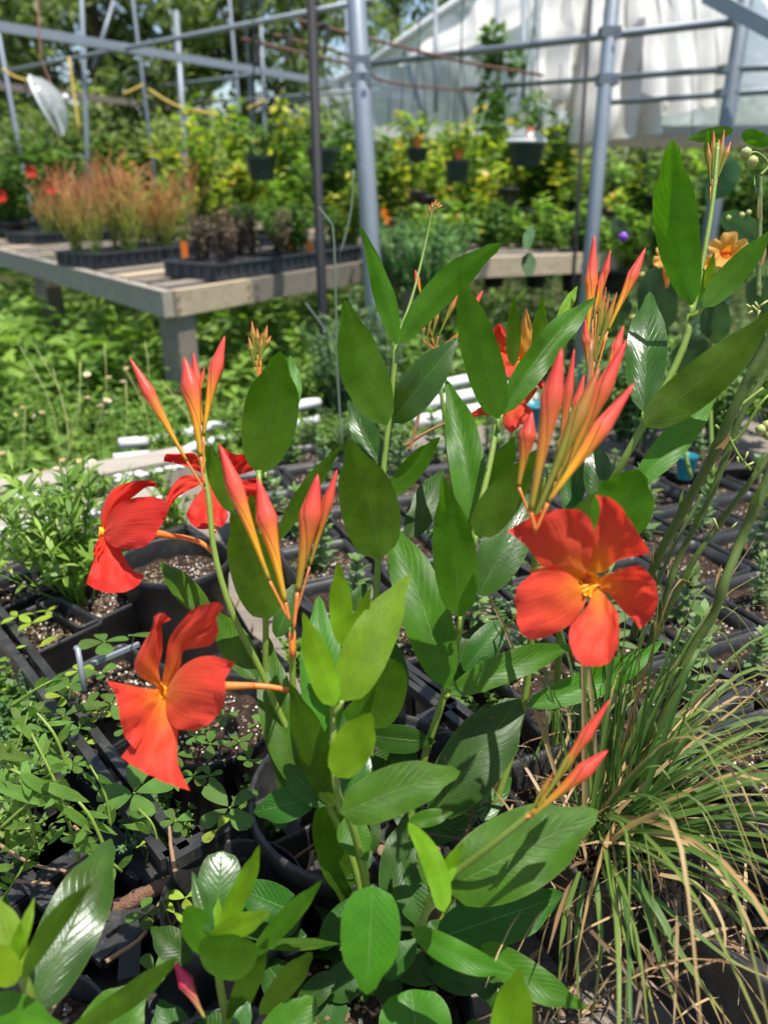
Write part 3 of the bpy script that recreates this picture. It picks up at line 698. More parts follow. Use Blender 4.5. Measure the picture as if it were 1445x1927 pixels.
def crumbs(hw, z, nn, seed, mat='perlite', smin=.0012, smax=.0032, sq=True):
    g = random.Random(seed); m = MB()
    for _ in range(nn):
        x, y = g.uniform(-hw, hw)*.92, g.uniform(-hw, hw)*.92
        if not sq and math.hypot(x, y) > hw*.92: continue
        s = g.uniform(smin, smax); a = g.uniform(0, 6.28)
        v = [(x+s*math.cos(a+k*1.57)*g.uniform(.7, 1.2), y+s*math.sin(a+k*1.57)*g.uniform(.7, 1.2), z+.002) for k in range(4)] + [(x, y, z+.002+s*g.uniform(.7, 1.2)), (x, y, z-s)]
        m.add(v, [(0, 1, 4), (1, 2, 4), (2, 3, 4), (3, 0, 4), (1, 0, 5), (2, 1, 5), (3, 2, 5), (0, 3, 5)])
    return m.mesh('perlite' if mat == 'perlite' else 'wood_crumbs', M[mat])
CELL = pot_sq(.028, .05, 'cell'); CSOIL = soil_disc(.025, .043)
fire = []
for s in (1, 2, 3):
    g = np.random.RandomState(s+40); A, B, rv = [], [], []
    for _ in range(34):
        a = g.uniform(0, 6.28); p = np.array([g.uniform(-.03, .03), g.uniform(-.03, .03), 0.]); d = np.array([.28*math.cos(a)*g.random(), .28*math.sin(a)*g.random(), 1.])
        for lv in range(5):
            d2 = d + g.normal(0, .22, 3)*np.array([1, 1, .2]); d2[2] = abs(d2[2])+.3; d2 /= np.linalg.norm(d2); L = .078*g.uniform(.6, 1.2)
            q = p+d2*L; A.append(p); B.append(q); rv.append(min(1, .05+lv*.22*g.uniform(.7, 1.3)))
            if lv > 0 and g.random() < .8:
                d3 = d2+g.normal(0, .4, 3); d3[2] = abs(d3[2]); d3 /= np.linalg.norm(d3); A.append(q); B.append(q+d3*L*.9); rv.append(min(1, .2+lv*.22))
            p = q; d = d2
    v, f, u = sticks_arr(np.array(A), np.array(B), .0026, .002, np.array(rv)); fire.append(mkmesh('stems', v, f, M['fol_orange'], u, False))
BR = [shrub_mesh('stems', M['fol_brown'], .06, .20, 14, 240, .03, .008, 70+s, lean=.3) for s in range(2)]
def put_tray(center, ang, lab, plants, group='seedling trays on the left bench'):
    t = thing('seedling_tray', lab, 'tray', center, ang, group); link('tray_body', TR, t)
    for i in range(8):
        for j in range(4):
            x, y = -.26+.0325+i*.065, -.135+.034+j*.067
            link('cell', CELL, t, (x, y, .004)); 
    ms = MB().box((0, 0, .042), .5, .25, .004); link('soil', ms.mesh('soil', M['soil']), t)
    ca, sa = math.cos(ang), math.sin(ang)
    for (x, y, me, name, lb, cat, sc) in plants:
        p = center + Vector((x*ca-y*sa, x*sa+y*ca, .045)); foliage_obj(me, name, lb, cat, p, random.uniform(0, 6), sc, name.replace('_', ' ')+'s on the left bench')
    return t
ba = orient(c0, c0+e2)[0]
tb = Vector((0, 0, BZ+.006))
def onb(px, py): p = G(px, py, BZ+.006); return p
trs = [(235, 500, 'first', 'fire'), (115, 462, 'f', 'fire'), (445, 520, 'b', 'brown'), (585, 500, 'b', 'mix'), (20, 440, 'f', 'red'), (350, 488, 'g', 'fire'), (250, 455, 'h', 'fire'), (480, 470, 'h', 'mix')]
labs = ['black seedling tray of orange fire sticks nearest the bench edge', 'black tray further left on the bench, full of orange stems', 'black tray with brown wispy plants above the bench corner', 'black tray with orange tags beside the black pole', 'leftmost black tray cut by the picture edge',
        'black tray between the orange stems and the brown plants', 'back row tray behind the tall orange stems', 'back row tray behind the brown wispy plants']
ORD = ['first', 'second', 'third', 'fourth', 'fifth', 'sixth', 'seventh', 'eighth', 'ninth', 'tenth', 'eleventh', 'twelfth', 'thirteenth', 'fourteenth', 'fifteenth', 'sixteenth', 'seventeenth', 'eighteenth', 'nineteenth', 'twentieth']
ORD += ['twenty-'+q for q in ORD[:9]] + ['thirtieth'] + ['thirty-'+q for q in ORD[:9]]
FL = {0: 'tray nearest the bench edge', 1: 'second tray from the left on the bench', 5: 'tray between the orange stems and brown plants', 6: 'back row tray of the left bench'}
for k, (px, py, _, kind) in enumerate(trs):
    c = onb(px, py - 8); pl = []
    nk = 5 if kind == 'fire' else 8; xs = sorted(random.uniform(-.22, .22) for _ in range(nk))
    for i in range(nk):
        x, y = xs[i], random.uniform(-.09, .1)
        if kind == 'fire': pl.append((x, y, fire[i % 3], 'fire_stick_plant', ORD[i] + ' orange stemmed plant from the left, ' + FL[k], 'plant', random.uniform(.5, .98)))
        elif kind == 'brown': pl.append((x, y, BR[i % 2], 'wispy_plant', ORD[i]+' brown wispy seedling from the left, beside the orange tag', 'plant', random.uniform(.8, 1.15)))
        elif kind == 'mix': pl.append((x, y, BR[i % 2] if i % 2 else SH[3], 'seedling_plant', ORD[i]+' seedling from the left, '+('front' if k == 3 else 'back')+' tray near the black pole', 'plant', .7))
        else: pl.append((x, y, SH[3], 'seedling_plant', ORD[i]+' green seedling from the left in the leftmost bench tray', 'plant', .7))
    put_tray(c, ba, labs[k], pl)
for x, y, lb in [(348, 478, 'orange plant tag in the tray left of the brown plants'), (550, 482, 'tall orange plant tag in the tray left of the black pole'), (583, 478, 'orange plant tag just left of the black pole')]:
    p = P(x, y, dep(onb(x, 500))); o = MB().box((p.x, p.y, p.z+.018), .03, .002, .07, random.uniform(-.4, .4)).obj('plant_tag', M['tagor'], None, origin=p); tag(o, lb, 'tag', 'orange plant tags')
for x, y, lb in [(3, 368, 'red flower at the left edge above the tray'), (60, 322, 'small red flower above the leftmost orange stems'), (97, 353, 'small red flower left of the tall orange stems')]:
    p = P(x, y, 3.6); m = MB()
    for a in range(5): m.add([p, p+Vector((.03*math.cos(a*1.256), -.01, .03*math.sin(a*1.256))), p+Vector((.03*math.cos(a*1.256+.9), -.006, .03*math.sin(a*1.256+.9)))], [(0, 1, 2)])
    o = m.obj('red_flower', M['redfl'], None, origin=p); tag(o, lb, 'flower', 'red flowers on the left bench')

# ================================================================== BACKGROUND SHRUBS (each a thing)
def shr(px, ybase, ytop, d, vi, lab, cat='shrub', group='potted shrubs behind the benches'):
    b = P(px, ybase, d); tp = P(px, ytop, d); h = max(tp.z-b.z, .05); base = (.55, .55, .45, .30, .34)[vi]
    t = thing('potted_shrub', lab, cat, b, random.uniform(0, 6.28), group)
    s_ = h/base/.95
    link('foliage', SH[vi], t, (0, 0, 0), (0, 0, 0), (s_*1.15, s_*1.15, s_)); 
    m = MB().lathe([(.05, -.11), (.065, -.01), (.07, -.01), (.07, .01), (.06, .01), (.055, -.015), (.001, -.015)], (0, 0, 0), 12); link('pot', m.mesh('pot', M['plastic'], True), t)
bgs = [(380, 430, 245, 5.2, 0, 'yellow green shrub right of the orange stems'), (310, 440, 330, 4.6, 4, 'low yellow shrub just right of the tall orange stems'), (455, 430, 200, 5.6, 0, 'tall reddish yellow shrub below the end of the lower purlin'),
       (530, 430, 215, 5.8, 1, 'golden leaved shrub behind the leftmost hanging pot'), (560, 440, 300, 4.8, 4, 'bright shrub between black pole and leftmost hanging pot'), (640, 440, 235, 4.6, 2, 'green shrub between the black pole and the thick grey post'),
       (655, 470, 330, 4.2, 1, 'yellow shrub against the thick grey post'), (735, 470, 255, 5.2, 1, 'yellow green shrub just right of the thick grey post'), (800, 480, 270, 5.6, 0, 'yellow shrub behind the two tagged hanging pots'),
       (880, 470, 240, 5.0, 0, 'yellow shrub right of the tagged hanging pots'), (940, 470, 215, 6.0, 1, 'tall yellow leaved shrub left of the clear dome'), (1045, 460, 225, 6.0, 1, 'yellow green shrub below the left hanging sheet'),
       (1090, 470, 300, 5.2, 0, 'golden shrub left of the right hand grey post'), (1190, 480, 290, 5.4, 2, 'green shrub right of the right hand grey post'), (1250, 470, 300, 5.8, 4, 'light green shrub below the tunnel base board'),
       (1320, 470, 305, 5.0, 3, 'green shrub behind the large upright leaf'), (1400, 480, 300, 4.6, 2, 'green shrub at the right behind the yellow pods'), (780, 500, 400, 3.9, 4, 'low bright plant at the back of the pale bench'),
       (860, 500, 375, 4.2, 4, 'light green plant above the left end of the pale bench'), (930, 500, 370, 4.3, 3, 'fresh green plant above the middle of the pale bench'), (1010, 500, 370, 4.3, 4, 'fresh yellow green plant above the right end of the pale bench'),
       (1080, 510, 390, 4.1, 3, 'green plant at the foot of the right hand grey post'), (1160, 510, 380, 4.0, 4, 'light plant between the grey post and the tall coral buds'), (1230, 520, 400, 3.8, 3, 'green plant behind the uppermost coral buds at right'),
       (110, 420, 250, 5.4, 2, 'dark shrub behind the orange stems at left'), (30, 420, 300, 5.0, 2, 'green shrub at the left edge below the lower purlin'), (230, 420, 300, 5.6, 1, 'yellow shrub peeking over the tall orange stems'),
       (985, 440, 260, 6.4, 0, 'yellow shrub behind the widest hanging pot'), (835, 440, 250, 6.6, 1, 'far yellow shrub behind the tagged pots'), (700, 440, 300, 6.2, 0, 'far yellow shrub hidden partly by the thick grey post')]
for a in bgs: shr(*a)
# tree-like plant by the left hanging sheet
v, f, u, C = crown_mesh(77, .28, .0, .75, 12, 500, .07)
b = P(925, 400, 5.3); t = thing('small_tree', 'slender potted tree with green leaves left of the hanging sheets', 'tree', (b.x, b.y, .2)); link('crown', mkmesh('crown', v, f, M['fol_green'], u, False), t, (0, 0, .85))
link('trunk', MB().tube([(0, 0, 0), (.02, 0, .5), (0, 0, 1.4)], [.015, .012, .004], 6).mesh('trunk', M['trunk']), t)
# dark pots row band among the background plants
m = MB()
for k in range(34):
    px = 700+k*17; p = P(px, 440+random.uniform(-70, 45), random.uniform(4.3, 5.4)); 
    o = MB().lathe([(.04, 0), (.052, .09), (.056, .09), (.056, .10), (.05, .10), (.001, .085)], (p.x, p.y, p.z), 8).obj('nursery_pot', M['plastic'], None, True, origin=p)
    tag(o, ORD[k]+' small black pot from the left, among the distant yellow green shrubs', 'pot', 'small black pots among the distant shrubs')
for k, (x, y) in enumerate([(800, 408), (830, 415), (815, 430), (845, 420), (722, 400), (860, 410), (727, 415)]):
    p = P(x, y, 4.1); o = MB().box((p.x, p.y, p.z), .028, .002, .04, random.uniform(-.5, .5)).obj('plant_tag', M['tagor'], None, origin=p); tag(o, 'small orange tag in the distant pots above the pale bench', 'tag', 'small orange tags in the distance')

# ================================================================== WEEDS ON THE GROUND
def weeds(name, xr, yr, z, nn, seed, mat, L=(.04, .10), W=.018, lab='', hmul=1.0, per=26, height=(.10, .34)):
    g = np.random.RandomState(seed); parts = []
    for _ in range(nn):
        p = G(g.uniform(*xr), g.uniform(*yr), z); b = np.array([p.x+g.normal(0, .05), p.y+g.normal(0, .05), 0.02]); h = g.uniform(*height)*hmul
        top = b+np.array([g.normal(0, .07), g.normal(0, .07), h]); t = g.uniform(.1, 1, per)
        pos = b+(top-b)*t[:, None]; a = g.uniform(0, 6.28, per); d = np.stack([np.cos(a), np.sin(a), g.uniform(-.1, .9, per)], 1)
        s = g.uniform(.6, 1.3); tone = np.clip(g.random()*.6+g.random(per)*.4, 0, 1)
        parts.append(leaves_arr(pos, d, g.uniform(*L, per)*s, W*s*g.uniform(.7, 1.4, per), .4, rv=tone, rng=g)); parts.append(sticks_arr(b[None], top[None], .003, .0012, np.array([.6])))
    v, f, u = merge(parts); o = obj(name, v, f, M[mat], uv=u, smooth=False); o['kind'] = 'stuff'; o['label'] = lab; return o
weeds('weeds', (-150, 1000), (560, 980), .12, 1100, 3, 'fol_weed', lab='tangled green weeds growing on the ground under the left bench', L=(.03, .08), W=.017)
weeds('weeds', (-150, 760), (540, 700), .25, 350, 4, 'fol_weed', lab='darker broad leaved weeds in the shade below the bench', L=(.05, .12), W=.035, height=(.15, .42))
weeds('ground_cover', (560, 1700), (480, 720), .2, 420, 5, 'fol_sage', lab='grey green undergrowth behind the coral flowered plants', L=(.02, .055), W=.011, height=(.2, .5))
weeds('ground_cover', (-600, 2100), (400, 560), .1, 500, 8, 'fol_green', lab='low greenery between the distant benches', L=(.06, .12), W=.035, height=(.15, .4))
def blades_arr(base, g, nn, L, W, spread=.6, mat=None):
    a = g.uniform(0, 6.28, nn); d = np.stack([np.cos(a)*g.uniform(.1, spread, nn), np.sin(a)*g.uniform(.1, spread, nn), np.ones(nn)], 1)
    return leaves_arr(np.tile(base, (nn, 1))+g.normal(0, .012, (nn, 3))*np.array([1, 1, 0]), d, g.uniform(*L, nn), g.uniform(*W, nn), .55, rng=g, up=np.stack([np.cos(a), np.sin(a), np.zeros(nn)], 1))
g = np.random.RandomState(12); parts = []
for _ in range(190):
    p = G(g.uniform(-100, 640), g.uniform(600, 1000), .1); parts.append(blades_arr(np.array([p.x, p.y, .0]), g, 16, (.15, .42), (.004, .011)))
v, f, u = merge(parts); o = obj('grass', v, f, M['fol_weed'], uv=u, smooth=False); o['kind'] = 'stuff'; o['label'] = 'long grass blades mixed through the weeds at left'
# white daisies
dl = sorted([(45, 768), (33, 782), (62, 785), (80, 778), (165, 750), (202, 755), (190, 765), (165, 706), (232, 720), (205, 712), (5, 855), (35, 905), (238, 695), (118, 868), (150, 870), (175, 872), (85, 890), (108, 885)])
for k, (x, y) in enumerate(dl):
    d = 1.7 if y < 800 else 1.45; p = P(x, y, d); t = thing('daisy', ORD[k]+' white daisy from the left, standing in the weeds', 'flower', p, random.uniform(0, 6), 'white daisies in the weeds')
    m = MB(); r = .006+random.uniform(0, .003)
    for j in range(11):
        a = j*.571; m.add([(0, 0, .001), (r*math.cos(a), r*math.sin(a), .003), (r*1.03*math.cos(a+.22), r*1.03*math.sin(a+.22), 0), (r*math.cos(a+.42), r*math.sin(a+.42), .003)], [(0, 1, 2, 3)])
    o = link('petals', m.mesh('petals', M['daisy']), t, (0, 0, 0), (R(-25), 0, 0)); link('centre', MB().lathe([(.005, .001), (.004, .004), (.001, .005)], (0, 0, 0), 8).mesh('centre', M['throat']), t)
    link('stalk', MB().tube([(0, 0, 0), (.01, .01, -.10), (.0, .03, -.3)], .0012, 4).mesh('stalk', M['stem']), t)
# thin wiry stalks
for k, x in enumerate(sorted(random.uniform(20, 330) for _ in range(12))):
    y = random.uniform(640, 800); a = P(x, y, 1.6); b = P(x+random.uniform(-60, 90), y+random.uniform(180, 260), 1.6)
    o = MB().tube(spline([a, (a+b)/2+Vector((.02, 0, .01)), b], 6), .0007, 4).obj('dry_stalk', M['pod'], None, True, origin=b); tag(o, ORD[k]+' wiry stalk from the left, rising through the weeds', 'stalk', 'wiry stalks in the weeds')
# white rolled film and pipes lying beyond the near bench, timbers at left
def roll(pts, r, z, lab, mat='white', name='plastic_pipe', cat='pipe', rough=.0):
    v = [G(x, y, z) for x, y in pts]; sp_ = spline(v, 14); g = random.Random(int(r*1e4)+len(pts))
    o = MB().tube([p+Vector((0, 0, g.uniform(-rough, rough))) for p in sp_], [r*(1+g.uniform(-.12, .12)*(rough > 0)) for _ in sp_], 10).obj(name, M[mat], None, True, origin=v[0]); return tag(o, lab, cat)
roll([(225, 838), (330, 820), (470, 785), (600, 755)], .012, .455, 'upper of the white plastic rolls lying behind the left coral buds', name='plastic_roll', cat='plastic roll', rough=.004)
roll([(215, 868), (340, 848), (500, 808), (600, 790)], .010, .455, 'lower white plastic roll lying behind the left coral buds', name='plastic_roll', cat='plastic roll', rough=.004)
roll([(780, 735), (930, 705), (1010, 690)], .015, .455, 'upper white pipe lying behind the upright leaves right of centre')
roll([(780, 765), (930, 735), (1010, 722)], .016, .455, 'middle white pipe lying behind the upright leaves right of centre')
roll([(780, 795), (930, 765), (1010, 750)], .015, .455, 'lowest white pipe lying behind the upright leaves right of centre')
for (x0, y0, x1, y1, wd, lab) in [(-60, 955, 360, 872, .07, 'weathered timber lying behind the small pots at left, the upper one'), (-60, 1018, 300, 950, .07, 'weathered timber lying behind the small pots at left, the lower one')]:
    a = G(x0, y0, .46); b = G(x1, y1, .46); o = MB().bar(a, b, wd, .05).obj('timber', M['wood_d'], None, origin=a); tag(o, lab, 'timber')
m = MB(); g = random.Random(3)
for _ in range(150):
    t_ = g.random(); x = -40+t_*380; p = G(x, 945-.19*x+g.choice([0, 55])+g.uniform(-4, 4), .493); s = g.uniform(.005, .012); m.box((p.x, p.y, p.z), s*1.6, s, s*.7, g.uniform(0, 3), .7)
o = m.obj('plastic_scraps', M['white']); o['kind'] = 'stuff'; o['label'] = 'scraps of torn white plastic lying on the weathered timbers'

# ================================================================== NEAR BENCH (planks)
pd = Vector((.42, -.907, 0)).normalized(); pn = Vector((-pd.y, pd.x, 0))
nb = thing('slatted_bench', 'grey plank bench top under the black pots and the grass tuft', 'bench', (0, .6, 0))
PZ = .43
for i in range(-5, 11):
    c = Vector((.05, .55, PZ-.011)) + pn*(i*.155); a = c - pd*1.0; b = c + pd*.75
    board(a, b, .138, .022, 'wood', 'plank', nb)
for s_ in (-.8, -.1, .5):
    c = Vector((.05, .55, PZ-.07)) + pd*s_; board(c-pn*.85, c+pn*1.65, .04, .09, 'wood_d', 'joist', nb)
for s_, t_ in ((-.8, -.8), (.5, -.8), (-.8, 1.6), (.5, 1.6)):
    c = Vector((.05, .55, 0)) + pd*s_ + pn*t_; MB().box((c.x, c.y, .19), .089, .089, .38).obj('leg', M['wood_d'], nb)

# wood chips / debris on the planks and between pots
m = MB(); g = random.Random(8)
for _ in range(420):
    p = G(g.uniform(-20, 1445), g.uniform(1010, 1920), PZ+.003); s = g.uniform(.002, .007)
    m.box((p.x, p.y, p.z), s*g.uniform(1.5, 4), s, s*.5, g.uniform(0, 3))
o = m.obj('wood_chips', M['chip']); o['kind'] = 'stuff'; o['label'] = 'scattered bark chips and crumbs on the planks between the pots'
gg = np.random.RandomState(4); pos = np.array([tuple(G(gg.uniform(0, 1445), gg.uniform(1050, 1927), PZ+.006)) for _ in range(560)]); a = gg.uniform(0, 6.28, 560)
v, f, u = leaves_arr(pos, np.stack([np.cos(a), np.sin(a), gg.uniform(-.05, .3, 560)], 1), gg.uniform(.01, .05, 560), gg.uniform(.0006, .004, 560), .1, rng=gg)
o = obj('dry_litter', v, f, M['fol_litter'], uv=u, smooth=False); o['kind'] = 'stuff'; o['label'] = 'dead grass bits and dry leaf litter between the pots'
#@@PART2@@
# ================================================================== NEAR POTS
RIM = PZ+.088
PB = pot_sq(.046, .088); PBL = pot_sq(.066, .115, 'pot_body')
SO = [soil_disc(.041, .072, True, s) for s in range(3)]; SOL = soil_disc(.058, .09, True, 9)
PE = [crumbs(.040, .072, 60, s, 'perlite', .0006, .0017) for s in range(3)]; PEB = [crumbs(.040, .072, 80, 20+s, 'chip', .0008, .0026) for s in range(3)]
SEED = [rosette_mesh('leaves', M['fol_sage'], .055, 5, .030, .008, s) for s in (1, 2)] + [rosette_mesh('leaves', M['fol_green'], .045, 4, .028, .011, 3), rosette_mesh('leaves', M['fol_sage'], .085, 7, .034, .008, 4)]
pg = 0
def pot(c, rz, lab, group=None, big=False, perl=0, soil_=True):
    global pg; pg += 1
    t = thing('square_pot', lab, 'plant pot', c, rz, group); link('pot_body', PBL if big else PB, t)
    if soil_: link('soil', SOL if big else SO[pg % 3], t)
    if soil_ and not big:
        o = link('perlite', PE[pg % 3], t, (0, 0, 0), (0, 0, (pg % 4)*1.571)); o['kind'] = 'stuff'
        o = link('wood_crumbs', PEB[pg % 3], t, (0, 0, 0), (0, 0, (pg % 4)*1.571)); o['kind'] = 'stuff'
    return t
pa = math.atan2(pd.y, pd.x)
org = G(1200, 1000, RIM); org.z = PZ
cnt = 0; SLOT = {}
for i in range(-9, 7):
    for j in range(-9, 10):
        c = org + pn*(i*.103+.004*((j*7) % 3)) + pd*(j*.097) + Vector((0, 0, 0))
        rel = c+Vector((0, 0, .088))-CAM; d = rel.dot(FW)
        if d < .25: continue
        x = 722.5+FPX*rel.dot(RT)/d; y = 963.5-FPX*rel.dot(UP)/d
        if not (470 < x < 1650 and 845 < y < 1640): continue
        if x < 960 and y > 1235: continue
        if x < 560 and y > 1010: continue
        if 960 <= x < 1230 and y > 1390: continue
        if x > 1180 and y > 1500: continue
        cnt += 1
        SLOT.setdefault(i, []).append((j, c))
        random.random()
rows = sorted(SLOT)[::-1]
for ri, i in enumerate(rows):
    for rj, (j, c) in enumerate(sorted(SLOT[i], key=lambda q: q[0])):
        where = '%s pot from the far end, %s row from the right, block of small pots' % (ORD[rj], ORD[ri])
        pot(c, pa+random.uniform(-.05, .05), where, 'small square black pots in rows')
        if random.random() < .92:
            s_ = random.uniform(.7, 1.25); kk = random.randrange(4)
            t = thing('seedling', 'seedling, ' + where.replace('block of small pots', 'small pot block'), 'seedling', c+Vector((random.uniform(-.012, .012), random.uniform(-.012, .012), .072)), random.uniform(0, 6), 'seedlings in the small square pots')
            o = link('leaves', SEED[kk], t, (0, 0, 0), (0, 0, 0), (s_, s_, s_)); o['kind'] = 'stuff'
# perlite spill on rim of big pots etc
def bigpot(px, py, rz, hw, h, lab, z=None, soil_=False, round_=False):
    rimz = PZ+h if z is None else z; c = G(px, py, rimz); c = Vector((c.x, c.y, rimz-h))
    t = thing('round_pot' if round_ else 'square_pot', lab, 'plant pot', c, rz)
    if round_: m = MB().lathe([(hw*.8, .001), (hw*.95, h*.86), (hw, h*.87), (hw, h-.002), (hw*.985, h), (hw*.965, h), (hw*.955, h-.003), (hw*.94, h*.87), (hw*.88, h*.55)], (0, 0, 0), 40); m.lathe([(hw*.8, .002), (.001, .002)], (0, 0, 0), 40)
    else:
        m = MB().sq([(hw*.74, .001), (hw*.94, h*.86), (hw*.98, h*.88), (hw*.98, h*.94), (hw, h*.95), (hw, h), (hw*.95, h), (hw*.93, h*.95), (hw*.9, h*.88), (hw*.82, h*.45)], 6, .16); m.sq([(hw*.74, .003), (.001, .003)], 6, .16)
    link('pot_body', m.mesh('pot_body', M['plastic'], True), t)
    if soil_:
        link('soil', soil_disc(hw*.88, h*.80, not round_, int(px)), t); o = link('perlite', crumbs(hw*.85, h*.80, 110, int(px), 'perlite', .0006, .0018, not round_), t); o['kind'] = 'stuff'
        o = link('wood_crumbs', crumbs(hw*.85, h*.80, 200, int(px)+1, 'chip', .0008, .0028, not round_), t); o['kind'] = 'stuff'
    return t
bigpot(700, 1480, 0, .092, .10, 'large round black pot behind the lower leaves of the central plant', soil_=False, round_=True)
bigpot(385, 1345, .1, .066, .085, 'round black pot of clover leaved plants below the lower left red flower', soil_=True, round_=True)
bigpot(330, 1050, 0, .062, .12, 'black pot topped with bark chips right behind the upper left red flower', soil_=True, round_=True)
_p = bigpot(1445, 1700, R(40), .056, .10, 'large empty square black pot cut off by the lower right picture edge', z=PZ+.10); _p.location = (.243, .368, PZ)
bigpot(1430, 1440, pa, .050, .09, 'square black pot with perlite at the right edge above the large empty pot', soil_=True)
bigpot(1300, 850, .2, .085, .10, 'wide black pot behind the large leaves at right, beneath the teal pot', soil_=True)
bigpot(1140, 1500, pa, .060, .12, 'square pot almost hidden under the grass tuft', soil_=True)
bigpot(440, 1680, 0, .048, .085, 'open round black pot with an arched rim between the bottom plants', round_=True)
bigpot(590, 1650, pa+.15, .045, .07, 'empty square black pot left of the lower stems of the central plant')
bigpot(700, 1900, 0, .062, .055, 'black pot at the bottom from which the central plant rises', soil_=True, round_=True)
bigpot(20, 1990, .3, .055, .075, 'black pot of bark at the lower left corner', soil_=True, round_=True)
bigpot(420, 2080, .3, .055, .075, 'black pot below the bottom centre-left plant', soil_=True, round_=True)
bigpot(80, 1175, R(-38), .045, .088, 'small square pot with a yellow seedling at the left edge', soil_=True)
bigpot(175, 1125, R(-38), .045, .088, 'small square pot holding the leafy green tuft at left', soil_=True)
bigpot(30, 1095, R(-38), .045, .088, 'small square pot at the left edge behind the yellow seedling', soil_=True)
bigpot(210, 1275, R(-38), .045, .080, 'small square pot with a pale rim behind the lower left red flower', soil_=True)
# open carry tray with double rail at left
def railtray(x0, y0, x1, y1, lab, wdt=.27):
    a = G(x0, y0, RIM); b = G(x1, y1, RIM); d = (b-a).normalized(); nn = Vector((-d.y, d.x, 0)); Ln = (b-a).length; c = a
    t = thing('carry_tray', lab, 'tray', (a.x, a.y, PZ))
    def br(p, q, w_, h_, name): MB().bar(p, q, w_, h_).obj(name, M['plastic'], t)
    A, B = a-d*.12, b+d*.10
    for off in (0, .014): br(A+nn*off, B+nn*off, .008, .010, 'rail')
    br(A+nn*wdt, B+nn*wdt, .010, .010, 'rail'); br(A+Vector((0, 0, 0)), A+nn*wdt, .012, .010, 'end_rail'); br(B, B+nn*wdt, .012, .010, 'end_rail')
    lo = Vector((0, 0, -(RIM-PZ)+.008))
    for k in range(9):
        p = A.lerp(B, k/8); br(p+nn*.004, p+nn*.010+lo, .012, .004, 'wall_rib'); br(p+lo+nn*.01, p+lo+nn*(wdt-.01), .008, .005, 'floor_rib')
    for k in range(1, 4): br(A+lo+nn*wdt*k/4, B+lo+nn*wdt*k/4, .008, .0052, 'floor_rib')
    return t
railtray(0, 1195, 205, 1475, 'black carry tray at left whose double rail runs down to the right')
railtray(770, 1290, 880, 1380, 'black carry tray edge seen beneath the centre of the plant', .25)
# flat black webbing piece and lattice at bottom centre
t = thing('mesh_tray', 'broken black lattice tray lying on the planks near the bottom centre', 'tray', G(540, 1660, PZ+.01))
for (x0, y0, x1, y1, w_) in [(330, 1600, 545, 1560, .016), (540, 1555, 600, 1640, .014), (500, 1600, 470, 1760, .010), (560, 1600, 545, 1780, .012), (480, 1690, 640, 1640, .010), (470, 1760, 640, 1720, .012), (600, 1600, 620, 1760, .010), (250, 1720, 245, 1850, .014), (380, 1470, 560, 1545, .012), (330, 1580, 250, 1660, .014)]:
    a = G(x0, y0, PZ+.035); b = G(x1, y1, PZ+.03); MB().bar(a, b, w_, .010+random.uniform(0, .003)).obj('lattice_bar', M['plastic'], t)
for (x, y, r_, lab) in [(1005, 750, .017, 'teal pot behind the back coral flower'), (1296, 842, .014, 'teal pot under the large pale green leaf at right')]:
    p = P(x, y, 1.15 if x > 1200 else 1.25); tt = thing('teal_pot', lab, 'plant pot', p-Vector((0, 0, .03))); link('pot_body', MB().lathe([(r_*.8, -r_*1.2), (r_, r_*.9), (r_*1.08, r_), (r_*1.08, r_*1.3), (r_*.98, r_*1.3), (r_*.9, 0)], (0, 0, 0), 18).mesh('pot_body', M['teal'], True), tt)
# white wire hook stake at left
v = [P(152, 1310, .66), P(150, 1235, .655), P(158, 1212, .655)]
o = MB().tube([P(160, 1300, .64), P(152, 1250, .64), P(147, 1222, .64), P(143, 1219, .642)], .0024, 7).obj('plant_label_stake', M['galv'], None, True, origin=v[0]); tag(o, 'grey curved label stake in the small pot behind the clover leaves', 'stake')
o = MB().bar(G(158, 1256, RIM+.004), G(262, 1212, RIM+.004), .004, .004).obj('pot_edge_strip', M['galv'], None, origin=G(158, 1256, RIM)); tag(o, 'pale plastic strip along the rim of the pot left of the lower red flower', 'plastic strip')
# bark branch and twigs
def branch(pts, r0, r1, lab, mat='bark', name='branch', cat='branch'):
    v = [G(x, y, z-.07) for x, y, z in pts]; s_ = spline(v, 22); g = random.Random(len(lab))
    o = MB().tube([p+Vector((g.uniform(-1, 1), g.uniform(-1, 1), g.uniform(-1, 1)))*r0*.10 for p in s_], [(r0+(r1-r0)*i/21)*g.uniform(.93, 1.09) for i in range(22)], 9).obj(name, M[mat], None, True, origin=v[0]); return tag(o, lab, cat)
branch([(130, 1755, .52), (215, 1712, .535), (290, 1675, .55), (352, 1650, .56)], .0075, .0045, 'thick bark covered stub lying behind the lower left leaves')
for pts, lab in [([(0, 1590, .56), (60, 1625, .57), (125, 1640, .57)], 'bare twig above the lower left glossy leaf'), ([(330, 1640, .60), (322, 1590, .60), (318, 1545, .60)], 'grey upright twig beside the yellow leaflets'),
                 ([(200, 1810, .56), (270, 1760, .56), (300, 1700, .55)], 'thin bent twig below the bark stub'), ([(30, 1658, .56), (95, 1663, .56)], 'short twig left of the glossy leaf'), ([(140, 1555, .55), (190, 1600, .55)], 'reddish twig among the weeds at lower left'),
                 ([(545, 1860, .52), (545, 1760, .55), (590, 1600, .58)], 'tall dry grass stalk over the lattice tray'), ([(520, 1640, .55), (590, 1590, .57)], 'straw lying across the lattice tray')]:
    branch(pts, .0016, .0010, lab, 'twig', 'twig', 'twig')

